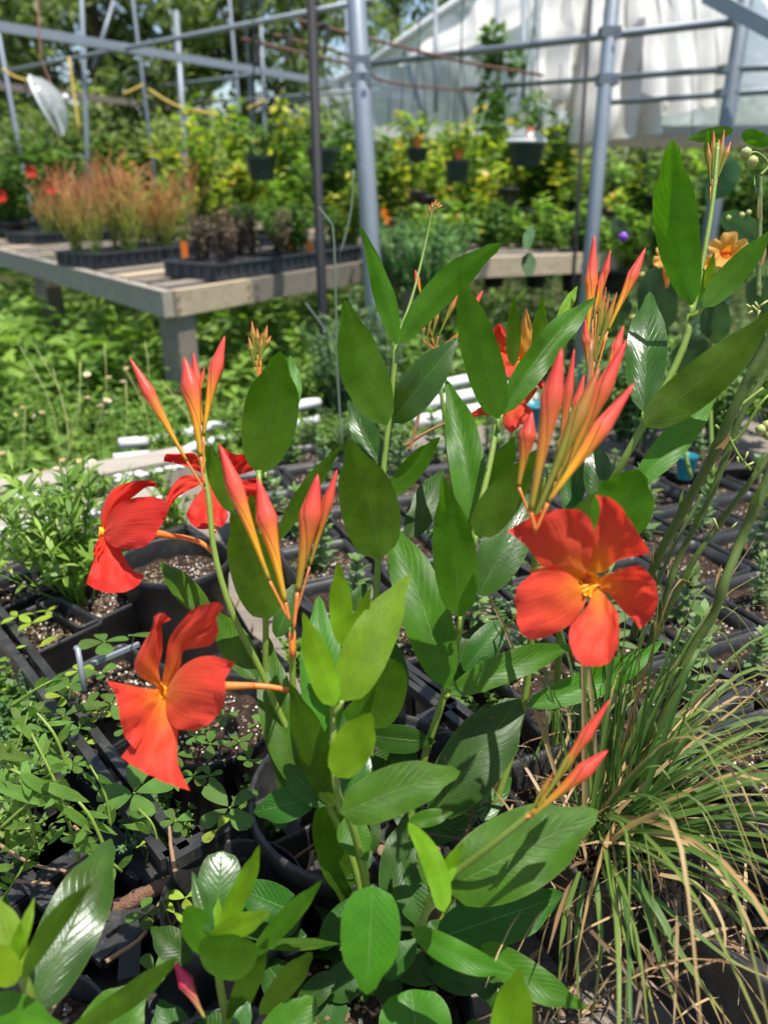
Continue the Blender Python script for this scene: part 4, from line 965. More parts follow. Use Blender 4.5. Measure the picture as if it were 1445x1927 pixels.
# ================================================================== LEAVES
def wprof(t, a=.62, b=.80):
    s = max(0, (t-.72)/.28); return (1-.30*math.sin(math.pi*min(1, s))**1.0*(b > .45))* (t**a)*((1-t)**b)/(((a/(a+b))**a)*((b/(a+b))**b))
def leaf(par, B, T, wpx, side='u', d=.5, mat='leaf', roll=0.0, fold=.28, arch=.06, curve=0.0, slope=None, a=.58, b=.82, name='leaf', dt=None, nl=16, nw=6, wavy=.012, lab=None):
    """B, T pixel base and tip; side: which face we see"""
    ext = (B[1]-T[1])/FPX*d
    if slope is None: slope = .45 if side == 'u' else -.30
    d1 = d+slope*ext if dt is None else dt
    b0, t0 = P(B[0], B[1], d), P(T[0], T[1], d1); A = t0-b0; L = A.length; A.normalize(); twr = random.Random(int(B[0]*3+T[0]*5)); tw_ = twr.uniform(-.32, .32); wavy *= twr.uniform(.6, 2.6); wpx *= .94
    mid = (b0+t0)/2; vd = (CAM-mid).normalized(); sv = A.cross(vd).normalized(); nv = sv.cross(A).normalized()
    if nv.dot(vd) < 0: nv = -nv
    q = Matrix.Rotation(roll, 3, A); sv = q @ sv; nv = q @ nv
    nu = nv if side == 'u' else -nv; sv = A.cross(nu).normalized()
    W = wpx/2*d/FPX/max(.35, abs(math.cos(roll)))/max(.5, math.cos(fold*.8)); V = []; U = []; g = random.Random(int(B[0]*7+T[1])); ph = g.uniform(0, 6)
    for i in range(nl+1):
        t = i/nl; tt = .012+.976*t if 0 < i < nl else (0.0006 if i == 0 else .9994)
        ww = W*wprof(tt, a, b); q_ = Matrix.Rotation(tw_*(t-.4), 3, A); s0_, n0_ = sv, nu; sv, nu = q_ @ sv, q_ @ nu; c = b0 + A*L*t - nu*arch*L*(-4*t*(1-t)) + sv*curve*L*4*t*(1-t)
        for j in range(nw+1):
            u = j/nw*2-1; au = abs(u)
            h = math.sin(fold)*au*ww - .18*ww*au*au + wavy*L*math.sin(t*11+ph+(2 if u > 0 else 0))*au*au*math.sin(math.pi*t)
            V.append(c + sv*u*ww*math.cos(fold) + nu*h); U.append((j/nw, t))
        sv, nu = s0_, n0_
    k = nw+1; F = [(i*k+j, i*k+j+1, (i+1)*k+j+1, (i+1)*k+j) for i in range(nl) for j in range(nw)]
    p0 = (V[k]-V[0]) ; 
    n0 = (Vector(V[5*k+1])-Vector(V[5*k])).cross(Vector(V[6*k])-Vector(V[5*k]))
    if n0.dot(nu) < 0: F = [f[::-1] for f in F]
    o = obj(name, V, F, M[mat], par, U, True)
    if lab: o['label'] = lab
    return o
def stem(par, pts, r0, r1, mat='stem', name='stem', n=24):
    v = [P(x, y, d) for x, y, d in pts]; s_ = spline(v, n)
    return MB().tube(s_, [r0+(r1-r0)*i/(n-1) for i in range(n)], 8).obj(name, M[mat], par, True)
def petiole(par, B, A, d, r=.0013):
    stem(par, [(A[0], A[1], d+.003), ((A[0]+B[0])/2, (A[1]+B[1])/2+2, d), (B[0], B[1], d)], r*1.15, r*.9, 'stem', 'petiole', 6)
def bud(par, B, T, wpx, d, mat='bud', bend=0.0, base=None, slope=0.0, pk=.62):
    wpx *= .86 if d > .42 else .74; pk += .05*math.sin(B[0]*1.7+T[1])
    b0, t0 = P(B[0], B[1], d), P(T[0], T[1], d+slope); mid = (b0+t0)/2 + RT*bend*(t0-b0).length; s_ = spline([b0, mid, t0], 22); W = wpx/2*d/FPX*.98; rr = []
    for i in range(22):
        t = i/21; s = (t-pk)/(1-pk); r = W*(.26+.74*(t/pk)**1.7) if t < pk else W*((1-s)**.8*(1-.22*s)+.10*(s < .999))
        rr.append(max(r, .0002))
    m = MB(); m.tube(s_, rr, 20); V = [Vector(v) for v in m.v]
    for i in range(22):      # twisted fold ridge
        for j in range(20):
            c = s_[i]; v = V[i*20+j]; ang = (j/20*2 + i/21*1.1) % 1.0; f = 1+.17*(ang-.5)*(1 if 7 < i < 21 else .3); V[i*20+j] = c+(v-c)*f
    o = obj('bud', V, m.f, M[mat], par, m.uv, True)
    if base is not None: stem(par, [(base[0], base[1], d), (B[0], B[1], d)], W*.15, W*.19, 'calyx', 'pedicel', 6)
    for k in range(3):      # small sepals at the foot
        a = (t0-b0).normalized(); s2 = a.orthogonal().normalized(); s2 = Matrix.Rotation(k*2.1, 3, a) @ s2; w_ = W*.22
        q0 = b0-a*W*.1; sd = a.cross(s2)*w_*.5; c_ = q0+s2*w_*.8+a*W*.5; e = q0+s2*w_*1.1+a*W*1.5
        obj('sepal', [q0-sd, q0+sd, c_+sd, c_-sd, e], [(0, 1, 2, 3), (3, 2, 4)], M['calyx'], o)
    return o
def petal(par, Lp, Rp, Ep, d0, d1, mat='petal', bulge=.0, twist=0.0, cup=.0, ruf=.0030, nu=12, nv=14, name='petal'):
    """Coons patch: Lp, Rp run base -> outer, Ep from the end of Lp to the end of Rp"""
    v3 = lambda pts: [Vector((x, y, 0)) for x, y in pts]
    n = nv+1; L, R_, E = spline(v3(Lp), n), spline(v3(Rp), n), spline(v3(Ep), nu+1); g = random.Random(int(Lp[0][0]*13+Lp[-1][1])); ph = g.uniform(0, 6)
    V, U = [], []
    for j in range(n):
        t = j/nv
        for i in range(nu+1):
            u = i/nu; bot = L[0].lerp(R_[0], u)
            p = L[j]*(1-u)+R_[j]*u + bot*(1-t)+E[i]*t - (L[0]*(1-u)*(1-t)+R_[0]*u*(1-t)+E[0]*(1-u)*t+E[-1]*u*t)
            d = d0+(d1-d0)*t + cup*math.sin(math.pi*t) - bulge*math.sin(math.pi*u)*t**.7 + twist*(u-.5)*t + ruf*t*t*(math.sin(u*13+ph+t*3)+.5*math.sin(u*29+ph*2-t*7)) + .0007*math.sin(t*17+u*9+ph)
            V.append(P(p.x, p.y, d)); U.append((u, t))
    for i in range(nu+1): V[-1-i] = V[-1-i] + (V[-1-i]-V[-1-i-(nu+1)])*.16*math.sin(i*2.3+ph)*math.sin(math.pi*i/nu)
    k = nu+1; F = [(j*k+i, j*k+i+1, (j+1)*k+i+1, (j+1)*k+i) for j in range(nv) for i in range(nu)]
    # give the petal thickness
    nV = len(V); cen = sum((Vector(v) for v in V), Vector())/nV; back = (cen-CAM).normalized()*.0005
    o = obj(name, V, F, M[mat], par, U, True); return o
def ring(pts_px, off): return [(x+off[0], y+off[1]) for x, y in pts_px]
def cr(pts, off, s=2.0): return [(off[0]+x/s, off[1]+y/s) for x, y in pts]

# ---- central plant
cb = P(697, 1905, .53)
MP = thing('mandevilla', 'big central plant with dark green lance leaves and the coral flower and buds at right', 'flowering plant', cb, 0, None)
for pts, r0, r1 in [
    ([(700, 1990, .53), (702, 1860, .50), (692, 1690, .47), (665, 1560, .44), (632, 1480, .43), (627, 1345, .43), (628, 1320, .43)], .0034, .0018),
    ([(700, 1905, .53), (672, 1650, .50), (600, 1480, .48), (566, 1390, .46), (552, 1300, .45), (550, 1180, .44)], .0026, .0018),
    ([(705, 1905, .54), (740, 1720, .55), (775, 1530, .55), (803, 1410, .54), (836, 1305, .53), (868, 1160, .52), (893, 1000, .52), (920, 880, .53), (937, 785, .54)], .0032, .0020),
    ([(700, 1905, .55), (690, 1600, .58), (697, 1440, .58), (703, 1250, .58), (711, 1060, .57), (722, 880, .57), (732, 790, .57), (746, 650, .57)], .0032, .0019),
    ([(715, 1905, .52), (850, 1700, .55), (930, 1520, .55), (984, 1330, .54), (1000, 1180, .52), (1005, 1080, .50), (1010, 960, .46), (1020, 900, .44)], .0030, .0019)]:
    stem(MP, pts, r0, r1, 'stem', 'stem', 40)
stem(MP, [(700, 1990, .53), (701, 1890, .515), (704, 1850, .505)], .005, .0036, 'stem_br', 'woody_base', 10)
stem(MP, [(780, 1760, .43), (835, 1665, .42), (925, 1590, .40), (1000, 1530, .39)], .0022, .0016)
stem(MP, [(920, 1540, .56), (955, 1420, .55), (985, 1330, .545)], .0030, .0026, 'stem_br', 'woody_stem')
LV = [  # B, T, width px, side, depth, material, kwargs
 ((747, 648), (677, 424), 42, 'd', .57, 'leaf_un', dict(curve=-.05, fold=.5, roll=.3, a=.5)),
 ((752, 645), (943, 457), 60, 'd', .56, 'leaf_un', dict(curve=.06, fold=.35, b=.55)),
 ((728, 800), (648, 562), 92, 'd', .55, 'leaf_un', dict(curve=.02, fold=.35, roll=.2)),
 ((735, 795), (862, 635), 78, 'u', .58, 'leaf_gl', dict(fold=.35, slope=-.1, arch=.09)),
 ((937, 788), (862, 500), 76, 'd', .50, 'leaf_un', dict(fold=.2, b=.9, a=.5)),
 ((944, 780), (1122, 560), 62, 'u', .53, 'leaf', dict(curve=-.06, fold=.5, roll=.2)),
 ((888, 1005), (838, 712), 76, 'u', .55, 'leaf', dict(fold=.45, curve=.04)),
 ((722, 885), (655, 753), 54, 'u', .58, 'leaf_gl', dict(fold=.4)),
 ((714, 1052), (655, 826), 118, 'd', .52, 'leaf_un', dict(fold=.3, curve=-.03, a=.5)),
 ((733, 932), (828, 822), 46, 'd', .60, 'leaf_un', dict()),
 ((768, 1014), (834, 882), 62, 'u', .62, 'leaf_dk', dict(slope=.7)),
 ((866, 1160), (832, 893), 88, 'd', .48, 'leaf_un', dict(fold=.35, a=.45, roll=-.15)),
 ((896, 1008), (1013, 845), 76, 'd', .47, 'leaf_un', dict(fold=.25, a=.42)),
 ((925, 920), (968, 820), 44, 'd', .57, 'leaf_un', dict()),
 ((900, 1120), (1004, 925), 95, 'u', .56, 'leaf_gl', dict(fold=.3)),
 ((842, 1295), (722, 972), 104, 'u', .51, 'leaf', dict(fold=.3, curve=.03)),
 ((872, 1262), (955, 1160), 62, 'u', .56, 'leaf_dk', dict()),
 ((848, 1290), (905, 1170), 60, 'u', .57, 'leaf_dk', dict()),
 ((506, 1165), (436, 962), 100, 'd', .50, 'leaf_un', dict(fold=.25, a=.5, curve=-.03)),
 ((645, 1318), (772, 1080), 98, 'u', .42, 'leaf_yg', dict(fold=.3, a=.45, curve=-.02)),
 ((646, 1218), (636, 1056), 46, 'd', .445, 'leaf_yg', dict(fold=.15)),
 ((655, 1222), (698, 1104), 30, 'd', .44, 'leaf_yg', dict()),
 ((630, 1328), (570, 1152), 58, 'd', .415, 'leaf_yg', dict(fold=.3, a=.42, roll=.2)),
 ((612, 1400), (600, 1120), 92, 'u', .47, 'leaf', dict(fold=.25)),
 ((560, 1480), (506, 1198), 80, 'u', .49, 'leaf', dict(fold=.3, curve=-.03)),
 ((702, 1370), (738, 1240), 92, 'd', .50, 'leaf_un', dict(a=.45, b=.45, fold=.15)),
 ((632, 1462), (698, 1342), 80, 'd', .405, 'leaf_yg', dict(a=.45, b=.6, fold=.2)),
 ((545, 1490), (495, 1300), 44, 'u', .50, 'leaf_gl', dict(fold=.4)),
 ((628, 1518), (545, 1285), 66, 'd', .46, 'leaf_un', dict(fold=.3)),
 ((652, 1500), (694, 1405), 54, 'u', .47, 'leaf_gl', dict()),
 ((643, 1530), (866, 1452), 98, 'u', .40, 'leaf', dict(a=.42, b=.62, curve=-.03, fold=.2, dt=.42)),
 ((596, 1500), (478, 1528), 66, 'u', .47, 'leaf_dk', dict(b=.6)),
 ((615, 1515), (535, 1440), 58, 'u', .46, 'leaf_dk', dict(a=.5, b=.5)),
 ((648, 1540), (692, 1622), 64, 'u', .46, 'leaf', dict()),
 ((618, 1500), (655, 1720), 92, 'd', .49, 'leaf_un', dict()),
 ((702, 1668), (690, 1872), 118, 'u', .385, 'leaf', dict(a=.42, b=.62, fold=.14, dt=.375)),
 ((735, 1710), (765, 1530), 74, 'u', .50, 'leaf_dk', dict()),
 ((768, 1548), (836, 1716), 46, 'd', .405, 'leaf_yg', dict(a=.6, b=.4, curve=.09, dt=.39)),
 ((812, 1670), (798, 1565), 44, 'u', .42, 'leaf', dict()),
 ((822, 1664), (872, 1586), 28, 'd', .405, 'leaf_yg', dict()),
 ((835, 1668), (862, 1625), 14, 'u', .40, 'leaf_yg', dict()),
 ((838, 1672), (1126, 1525), 156, 'u', .42, 'leaf', dict(a=.52, b=.74, fold=.16, dt=.44)),
 ((820, 1768), (1062, 1682), 104, 'u', .47, 'leaf_dk', dict(a=.5, b=.6)),
 ((776, 1748), (976, 1834), 52, 'u', .42, 'leaf', dict(curve=.05, dt=.40)),
 ((905, 1778), (1106, 1898), 66, 'u', .45, 'leaf', dict(curve=.04, dt=.43)),
 ((950, 2010), (976, 1822), 82, 'd', .37, 'leaf_yg', dict(a=.5, b=.8)),
 ((790, 2010), (775, 1862), 150, 'u', .44, 'leaf', dict(a=.5, b=.4)),
 ((845, 1306), (1086, 1213), 62, 'u', .49, 'leaf', dict(curve=-.03, fold=.4, dt=.52)),
 ((990, 1328), (1248, 1203), 60, 'u', .53, 'leaf', dict(curve=.05, fold=.35, dt=.56)),
 ((812, 1535), (977, 1316), 128, 'u', .50, 'leaf_dk', dict(a=.5, b=.5, fold=.2)),
 ((905, 1545), (955, 1415), 64, 'u', .54, 'leaf_gl', dict(slope=.9)),
 ((770, 1548), (853, 1528), 34, 'u', .45, 'leaf', dict()),
 ((760, 1300), (712, 1180), 52, 'u', .55, 'leaf_dk', dict()), ((690, 1230), (655, 1100), 42, 'u', .58, 'leaf_dk', dict()),
 ((1080, 955), (1094, 800), 46, 'u', .58, 'leaf_dk', dict()), ((1010, 690), (1020, 556), 30, 'd', .62, 'leaf_un', dict()),
 ((965, 690), (967, 556), 30, 'd', .60, 'leaf_un', dict()), ((700, 1100), (648, 1160), 40, 'u', .6, 'leaf_dk', dict()),
 ((560, 1420), (620, 1300), 60, 'u', .52, 'leaf_dk', dict()), ((640, 1420), (598, 1300), 70, 'u', .52, 'leaf_dk', dict()),
 ((700, 1600), (610, 1640), 70, 'u', .52, 'leaf_dk', dict()), ((755, 1620), (800, 1760), 66, 'u', .50, 'leaf_dk', dict()), ((690, 1760), (590, 1700), 60, 'u', .53, 'leaf_dk', dict()),
 ((720, 1790), (840, 1850), 66, 'u', .50, 'leaf_dk', dict()), ((690, 1820), (600, 1880), 70, 'u', .50, 'leaf_dk', dict()), ((880, 1800), (800, 1900), 60, 'u', .52, 'leaf_dk', dict()),
 ((520, 1560), (560, 1450), 50, 'u', .53, 'leaf_dk', dict()), ((900, 1240), (960, 1290), 44, 'u', .56, 'leaf_dk', dict()), ((640, 1400), (705, 1300), 60, 'd', .54, 'leaf_un', dict()),
]
_g = random.Random(44)
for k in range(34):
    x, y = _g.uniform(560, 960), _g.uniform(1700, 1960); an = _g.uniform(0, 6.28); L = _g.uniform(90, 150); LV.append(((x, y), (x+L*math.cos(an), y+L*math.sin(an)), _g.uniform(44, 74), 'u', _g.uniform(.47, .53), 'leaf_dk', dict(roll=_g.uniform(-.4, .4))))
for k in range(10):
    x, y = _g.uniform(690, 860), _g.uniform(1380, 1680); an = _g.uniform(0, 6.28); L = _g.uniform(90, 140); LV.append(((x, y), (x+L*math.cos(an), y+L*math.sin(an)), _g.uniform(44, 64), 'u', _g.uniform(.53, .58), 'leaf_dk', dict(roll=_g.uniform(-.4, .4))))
for B, T, wpx, s_, d, mt, kw in LV: leaf(MP, B, T, wpx, s_, d, mt, **kw)
for B, A, d in [((722, 885), (722, 905), .58), ((936, 788), (937, 812), .51), ((944, 780), (936, 808), .53), ((888, 1005), (888, 1035), .545), ((896, 1008), (890, 1035), .50), ((866, 1160), (862, 1190), .50), ((842, 1295), (837, 1310), .52), ((845, 1306), (838, 1312), .51), ((990, 1328), (984, 1336), .54), ((643, 1530), (632, 1500), .42), ((645, 1318), (628, 1345), .42), ((630, 1328), (628, 1345), .42), ((632, 1462), (640, 1530), .42), ((702, 1370), (698, 1450), .55), ((702, 1668), (690, 1690), .43), ((822, 1664), (800, 1700), .42), ((838, 1672), (800, 1705), .42), ((776, 1748), (720, 1740), .45)]:
    petiole(MP, B, A, d)
# ---- left flowering stems (own plant)
LP = thing('mandevilla', 'left plant whose tall stalk carries the three red flowers and four red buds', 'flowering plant', P(640, 1905, .56))
stem(LP, [(660, 1940, .56), (640, 1620, .53), (596, 1480, .51), (530, 1350, .50), (490, 1260, .49), (440, 1160, .48), (405, 1045, .48), (392, 930, .485), (378, 865, .49)], .0028, .0017, 'stem', 'stem', 40)
stem(LP, [(530, 1500, .54), (502, 1290, .52), (500, 1165, .51), (492, 1000, .51), (487, 885, .51)], .0022, .0018)
for B, T, wpx, s_, d, mt, kw in [((488, 892), (528, 660), 108, 'd', .51, 'leaf_un', dict(a=.62, b=.72, fold=.12, curve=-.01)), ((535, 800), (546, 668), 40, 'u', .525, 'leaf', dict(curve=.06)), ((437, 965), (388, 836), 42, 'd', .52, 'leaf_un', dict()),
    ((522, 1018), (650, 830), 34, 'd', .53, 'leaf_un', dict(curve=.03)), ((398, 1162), (301, 1058), 50, 'u', .52, 'leaf', dict(slope=.8)), ((482, 1278), (404, 1148), 66, 'u', .52, 'leaf', dict(slope=.8)), ((500, 1000), (470, 930), 40, 'd', .55, 'leaf_un', dict()), ((520, 1200), (560, 1090), 44, 'u', .55, 'leaf_dk', dict())]:
    leaf(LP, B, T, wpx, s_, d, mt, **kw)
for B, T, w_, d, base, bn in [((352, 868), (244, 673), 27, .47, (388, 925), .0), ((378, 858), (347, 672), 42, .47, (385, 915), .02), ((382, 800), (364, 664), 20, .49, (384, 880), 0), ((383, 820), (423, 632), 31, .47, (384, 890), -.02), ((372, 760), (385, 690), 10, .48, (382, 860), 0)]:
    bud(LP, B, T, w_, d, 'bud' if w_ != 42 else 'bud', bn, base)
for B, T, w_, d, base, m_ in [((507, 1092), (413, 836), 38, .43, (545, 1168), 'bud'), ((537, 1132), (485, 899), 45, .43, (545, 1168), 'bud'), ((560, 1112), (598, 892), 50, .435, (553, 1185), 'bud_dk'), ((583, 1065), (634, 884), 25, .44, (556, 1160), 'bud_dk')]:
    bud(MP, B, T, w_, d, m_, 0, base)
stem(MP, [(550, 1190, .44), (551, 1235, .44)], .0020, .0020, 'calyx', 'flower_stalk', 4)
# right front buds
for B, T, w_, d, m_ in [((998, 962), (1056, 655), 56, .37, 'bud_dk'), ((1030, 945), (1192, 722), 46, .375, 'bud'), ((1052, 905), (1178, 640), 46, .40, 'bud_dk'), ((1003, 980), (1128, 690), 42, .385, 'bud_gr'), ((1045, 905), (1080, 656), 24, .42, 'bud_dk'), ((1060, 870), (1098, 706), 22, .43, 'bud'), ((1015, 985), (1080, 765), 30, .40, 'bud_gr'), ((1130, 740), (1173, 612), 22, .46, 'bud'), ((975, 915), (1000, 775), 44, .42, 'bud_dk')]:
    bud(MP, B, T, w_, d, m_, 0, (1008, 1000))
for k in range(4):
    x = 985+k*17+random.uniform(-6, 6); bud(MP, (x, 975-k*9), (x+14+k*12, 870-k*18+random.uniform(-25, 25)), 11, .385, 'bud_gr', 0, (1006, 1005))
# lower right buds
for B, T, w_, d, m_ in [((1008, 1522), (1147, 1317), 30, .385, 'bud_dk'), ((1000, 1535), (1143, 1412), 42, .375, 'bud_dk'), ((1004, 1530), (1110, 1370), 24, .385, 'bud_gr'), ((990, 1540), (1040, 1455), 14, .385, 'bud_gr')]:
    bud(MP, B, T, w_, d, m_, 0, (988, 1538))
# ---- right plant
RP = thing('mandevilla', 'right hand plant with very long upright leaves and a tall spray of coral buds', 'flowering plant', P(1060, 1330, .64))
stem(RP, [(1040, 1480, .64), (1060, 1100, .58), (1105, 985, .54), (1160, 890, .51), (1208, 803, .50), (1255, 720, .50), (1290, 640, .50), (1299, 592, .50)], .0030, .0022, 'stem', 'stem', 36)
stem(RP, [(1300, 595, .50), (1320, 500, .505), (1340, 380, .51), (1350, 270, .515)], .0018, .0014)
stem(RP, [(1075, 1250, .64), (1090, 960, .60), (1102, 800, .60), (1108, 700, .60), (1112, 640, .60)], .0026, .0020, 'stem_br')
for B, T, wpx, s_, d, mt, kw in [((1300, 575), (1264, 262), 84, 'd', .50, 'leaf_un', dict(a=.62, b=.62, fold=.3, curve=.04, roll=-.1)), ((1303, 578), (1322, 505), 34, 'd', .51, 'leaf_un', dict(b=.45)), ((1322, 578), (1462, 425), 52, 'd', .49, 'leaf_un', dict()), ((1328, 545), (1343, 474), 18, 'd', .5, 'leaf_yg', dict()),
    ((1212, 802), (1468, 570), 88, 'd', .49, 'leaf_un', dict(a=.5, fold=.35, curve=-.03)), ((1210, 775), (1222, 548), 82, 'u', .51, 'leaf_gl', dict(fold=.3, slope=.55)), ((1196, 912), (1347, 742), 62, 'u', .50, 'leaf', dict(fold=.35)), ((1140, 1022), (1202, 884), 118, 'd', .47, 'leaf_un', dict(a=.5, b=.55)),
    ((1125, 945), (1122, 828), 56, 'u', .54, 'leaf_gl', dict()), ((1048, 610), (1086, 538), 22, 'u', .62, 'leaf_yg', dict()), ((1090, 1000), (1062, 880), 44, 'u', .57, 'leaf_dk', dict()), ((1052, 1010), (1190, 905), 60, 'd', .50, 'leaf_un', dict()),
    ((1350, 330), (1332, 240), 34, 'd', .6, 'leaf_un', dict()), ((1380, 245), (1290, 262), 26, 'd', .6, 'leaf_un', dict()), ((1395, 250), (1460, 275), 30, 'd', .6, 'leaf_un', dict())]:
    leaf(RP, B, T, wpx, s_, d, mt, **kw)
stem(RP, [(1010, 700, .62), (1030, 640, .62), (1048, 610, .62)], .0010, .0008)
for B, A, d in [((1212, 802), (1208, 806), .50), ((1210, 775), (1209, 810), .505), ((1196, 912), (1160, 892), .51), ((1300, 575), (1299, 600), .50), ((1322, 578), (1300, 598), .495)]: petiole(RP, B, A, d, .0016)
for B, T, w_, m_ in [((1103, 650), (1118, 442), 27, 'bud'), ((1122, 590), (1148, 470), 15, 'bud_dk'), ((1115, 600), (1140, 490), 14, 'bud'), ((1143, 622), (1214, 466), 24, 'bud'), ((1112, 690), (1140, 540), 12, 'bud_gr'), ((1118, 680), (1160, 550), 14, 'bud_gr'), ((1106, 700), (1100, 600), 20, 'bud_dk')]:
    bud(RP, B, T, w_, .60, m_, 0, (1110, 745))
for k in range(5): bud(RP, (1116+k*6, 640-random.uniform(0, 30)), (1120+k*13, 560+random.uniform(-14, 14)), 8, .60, 'bud_gr', 0, (1112, 700))
for k, (x, y) in enumerate([(1331, 268), (1342, 246), (1352, 262), (1362, 244), (1374, 266)]): bud(RP, (1342+(x-1350)*.3, 350-k % 3*14), (x, y), 13, .56, 'bud_gr', 0, (1335, 420))

# ---- flowers
def flower(par, name_lab, c, d, tube_pts, tube_r, thr=(12, 10)):
    v = [P(x, y, dd) for x, y, dd in tube_pts]; s_ = spline(v, 14); m = MB().tube(s_, [tube_r*(1-.62*(i/13)) for i in range(14)], 10)
    o = m.obj('flower', M['calyx'], par, True); o['label'] = name_lab
    p = P(c[0], c[1], d); dr = (v[1]-v[0]).normalized() if (v[1]-v[0]).length > .004 else (p-CAM).normalized(); w_ = thr[0]/FPX*d
    m = MB(); x = dr.orthogonal().normalized(); y = dr.cross(x); k = 14; 
    for (r_, dd) in ((1.0, -.001), (.72, .003), (.38, .010), (.1, .016)):
        for j in range(k):
            a = j*6.2832/k; m.v.append(tuple(p+dr*dd+(x*math.cos(a)+y*math.sin(a))*w_*r_*(1+.14*math.sin(5*a)))); m.uv.append((j/k, r_))
    for i in range(3):
        for j in range(k): m.f.append((i*k+j, i*k+(j+1) % k, (i+1)*k+(j+1) % k, (i+1)*k+j))
    m.obj('throat', M['throat'], o, True); WL[o.name] = WL[par.name].copy(); return o
c6 = (722, 880); c5 = (0, 880)
f = flower(MP, 'coral flower facing the camera at right', (1108, 1092), .402, [(1110, 1092, .408), (1085, 1085, .43), (1040, 1070, .455), (1000, 1075, .475)], .0042, (17, 14))
petal(f, cr([(735, 425), (650, 398), (590, 365), (540, 300), (465, 237)], c6), cr([(762, 410), (782, 330), (787, 240), (778, 192)], c6), cr([(465, 237), (560, 182), (650, 158), (730, 158), (778, 192)], c6), .404, .385, bulge=.006, twist=.006)
petal(f, cr([(772, 395), (772, 290), (805, 200), (812, 140), (795, 102)], c6), cr([(830, 395), (880, 350), (940, 335), (1003, 322)], c6), cr([(795, 102), (870, 125), (940, 220), (1003, 322)], c6), .404, .388, bulge=.007, twist=-.006)
petal(f, cr([(805, 415), (860, 395), (915, 375), (962, 368)], c6), cr([(800, 450), (850, 480), (890, 530), (940, 575), (963, 608)], c6), cr([(962, 368), (1015, 420), (1030, 500), (1005, 570), (963, 608)], c6), .403, .386, bulge=.005, twist=.008)
petal(f, cr([(772, 455), (775, 500), (750, 540), (705, 590)], c6), cr([(818, 455), (850, 505), (880, 550), (885, 600)], c6), cr([(705, 590), (695, 640), (722, 720), (775, 750), (845, 735), (880, 670), (885, 600)], c6), .403, .388, bulge=.007, twist=-.005)
petal(f, cr([(732, 425), (680, 392), (610, 385), (555, 400)], c6), cr([(760, 455), (757, 510), (700, 590), (630, 630), (560, 650)], c6), cr([(555, 400), (500, 455), (497, 530), (512, 620), (560, 650)], c6), .4035, .384, bulge=.007, twist=.006)
petal(f, cr([(738, 440), (742, 470), (755, 480)], c6), cr([(820, 440), (800, 450), (790, 475)], c6), cr([(755, 480), (772, 490), (790, 475)], c6), .4015, .401, 'throat', name='throat_ridge')
f = flower(LP, 'red flower hanging lowest at left, its pinwheel of petals facing the camera', (305, 1300), .42, [(308, 1300, .425), (350, 1292, .435), (425, 1291, .445), (480, 1290, .45)], .0045, (15, 12))
stem(LP, [(470, 1290, .45), (510, 1293, .452), (548, 1300, .455)], .0019, .0015, 'calyx', 'pedicel', 8)
petal(f, cr([(606, 835), (622, 740), (640, 640), (700, 560), (730, 530)], c5), cr([(625, 845), (680, 745), (690, 690), (740, 680), (800, 665), (825, 612)], c5), cr([(730, 530), (790, 508), (842, 520), (815, 560), (825, 612)], c5), .42, .40, bulge=.006, twist=.006)
petal(f, cr([(622, 838), (690, 745), (780, 708), (888, 732)], c5), cr([(620, 860), (625, 920), (660, 980), (740, 990)], c5), cr([(888, 732), (852, 790), (845, 880), (805, 950), (740, 990)], c5), .419, .398, bulge=.009, twist=.006)
petal(f, [(298, 1312), (280, 1345), (250, 1395), (228, 1425)], [(314, 1312), (335, 1355), (334, 1400), (336, 1440), (358, 1488)], [(228, 1425), (260, 1447), (310, 1472), (358, 1488)], .419, .402, bulge=.007, twist=-.006)
petal(f, cr([(598, 835), (540, 830), (470, 815), (402, 802)], c5), cr([(605, 865), (580, 930), (550, 1000), (510, 1060)], c5), cr([(402, 802), (438, 860), (450, 930), (470, 1010), (510, 1060)], c5), .42, .403, bulge=.007, twist=.006)
petal(f, cr([(600, 830), (530, 790), (505, 745), (530, 680), (575, 600), (580, 560)], c5), cr([(612, 830), (598, 760), (610, 700), (612, 630), (608, 592), (645, 572)], c5), cr([(580, 560), (612, 546), (645, 572)], c5), .421, .408, bulge=.006, twist=-.008)
f = flower(LP, 'red flower seen sideways at far left', (190, 1001), .50, [(196, 1000, .505), (240, 1002, .51), (300, 1005, .505), (345, 1012, .50)], .0045, (9, 8))
stem(LP, [(340, 1010, .50), (380, 1022, .49), (406, 1045, .485)], .0018, .0014, 'calyx', 'pedicel', 8)
petal(f, cr([(382, 235), (383, 165), (410, 100), (455, 65), (520, 50)], c5), cr([(392, 232), (440, 150), (500, 112), (555, 72), (597, 76)], c5), cr([(520, 50), (570, 48), (597, 76)], c5), .503, .51, 'petal_r', bulge=.008)
petal(f, cr([(388, 235), (430, 150), (500, 115), (575, 108)], c5), cr([(390, 245), (402, 275), (435, 300), (500, 308)], c5), cr([(575, 108), (625, 125), (638, 160), (600, 230), (560, 290), (500, 308)], c5), .50, .475, 'petal_r', bulge=.01)
petal(f, cr([(382, 250), (368, 300), (350, 360), (325, 435)], c5), cr([(395, 255), (445, 295), (475, 350), (505, 390), (545, 405)], c5), cr([(325, 435), (370, 462), (440, 472), (510, 452), (545, 405)], c5), .501, .485, 'petal_r', bulge=.008, twist=.006)
petal(f, cr([(380, 252), (362, 285), (352, 312)], c5), cr([(392, 258), (398, 290), (378, 332)], c5), cr([(352, 312), (358, 335), (378, 332)], c5), .499, .49, 'petal_r')
f = flower(LP, 'dark red flower half hidden behind the upper left buds', (392, 912), .56, [(394, 912, .565), (400, 935, .58), (405, 965, .57), (404, 1000, .53)], .0035, (11, 9))
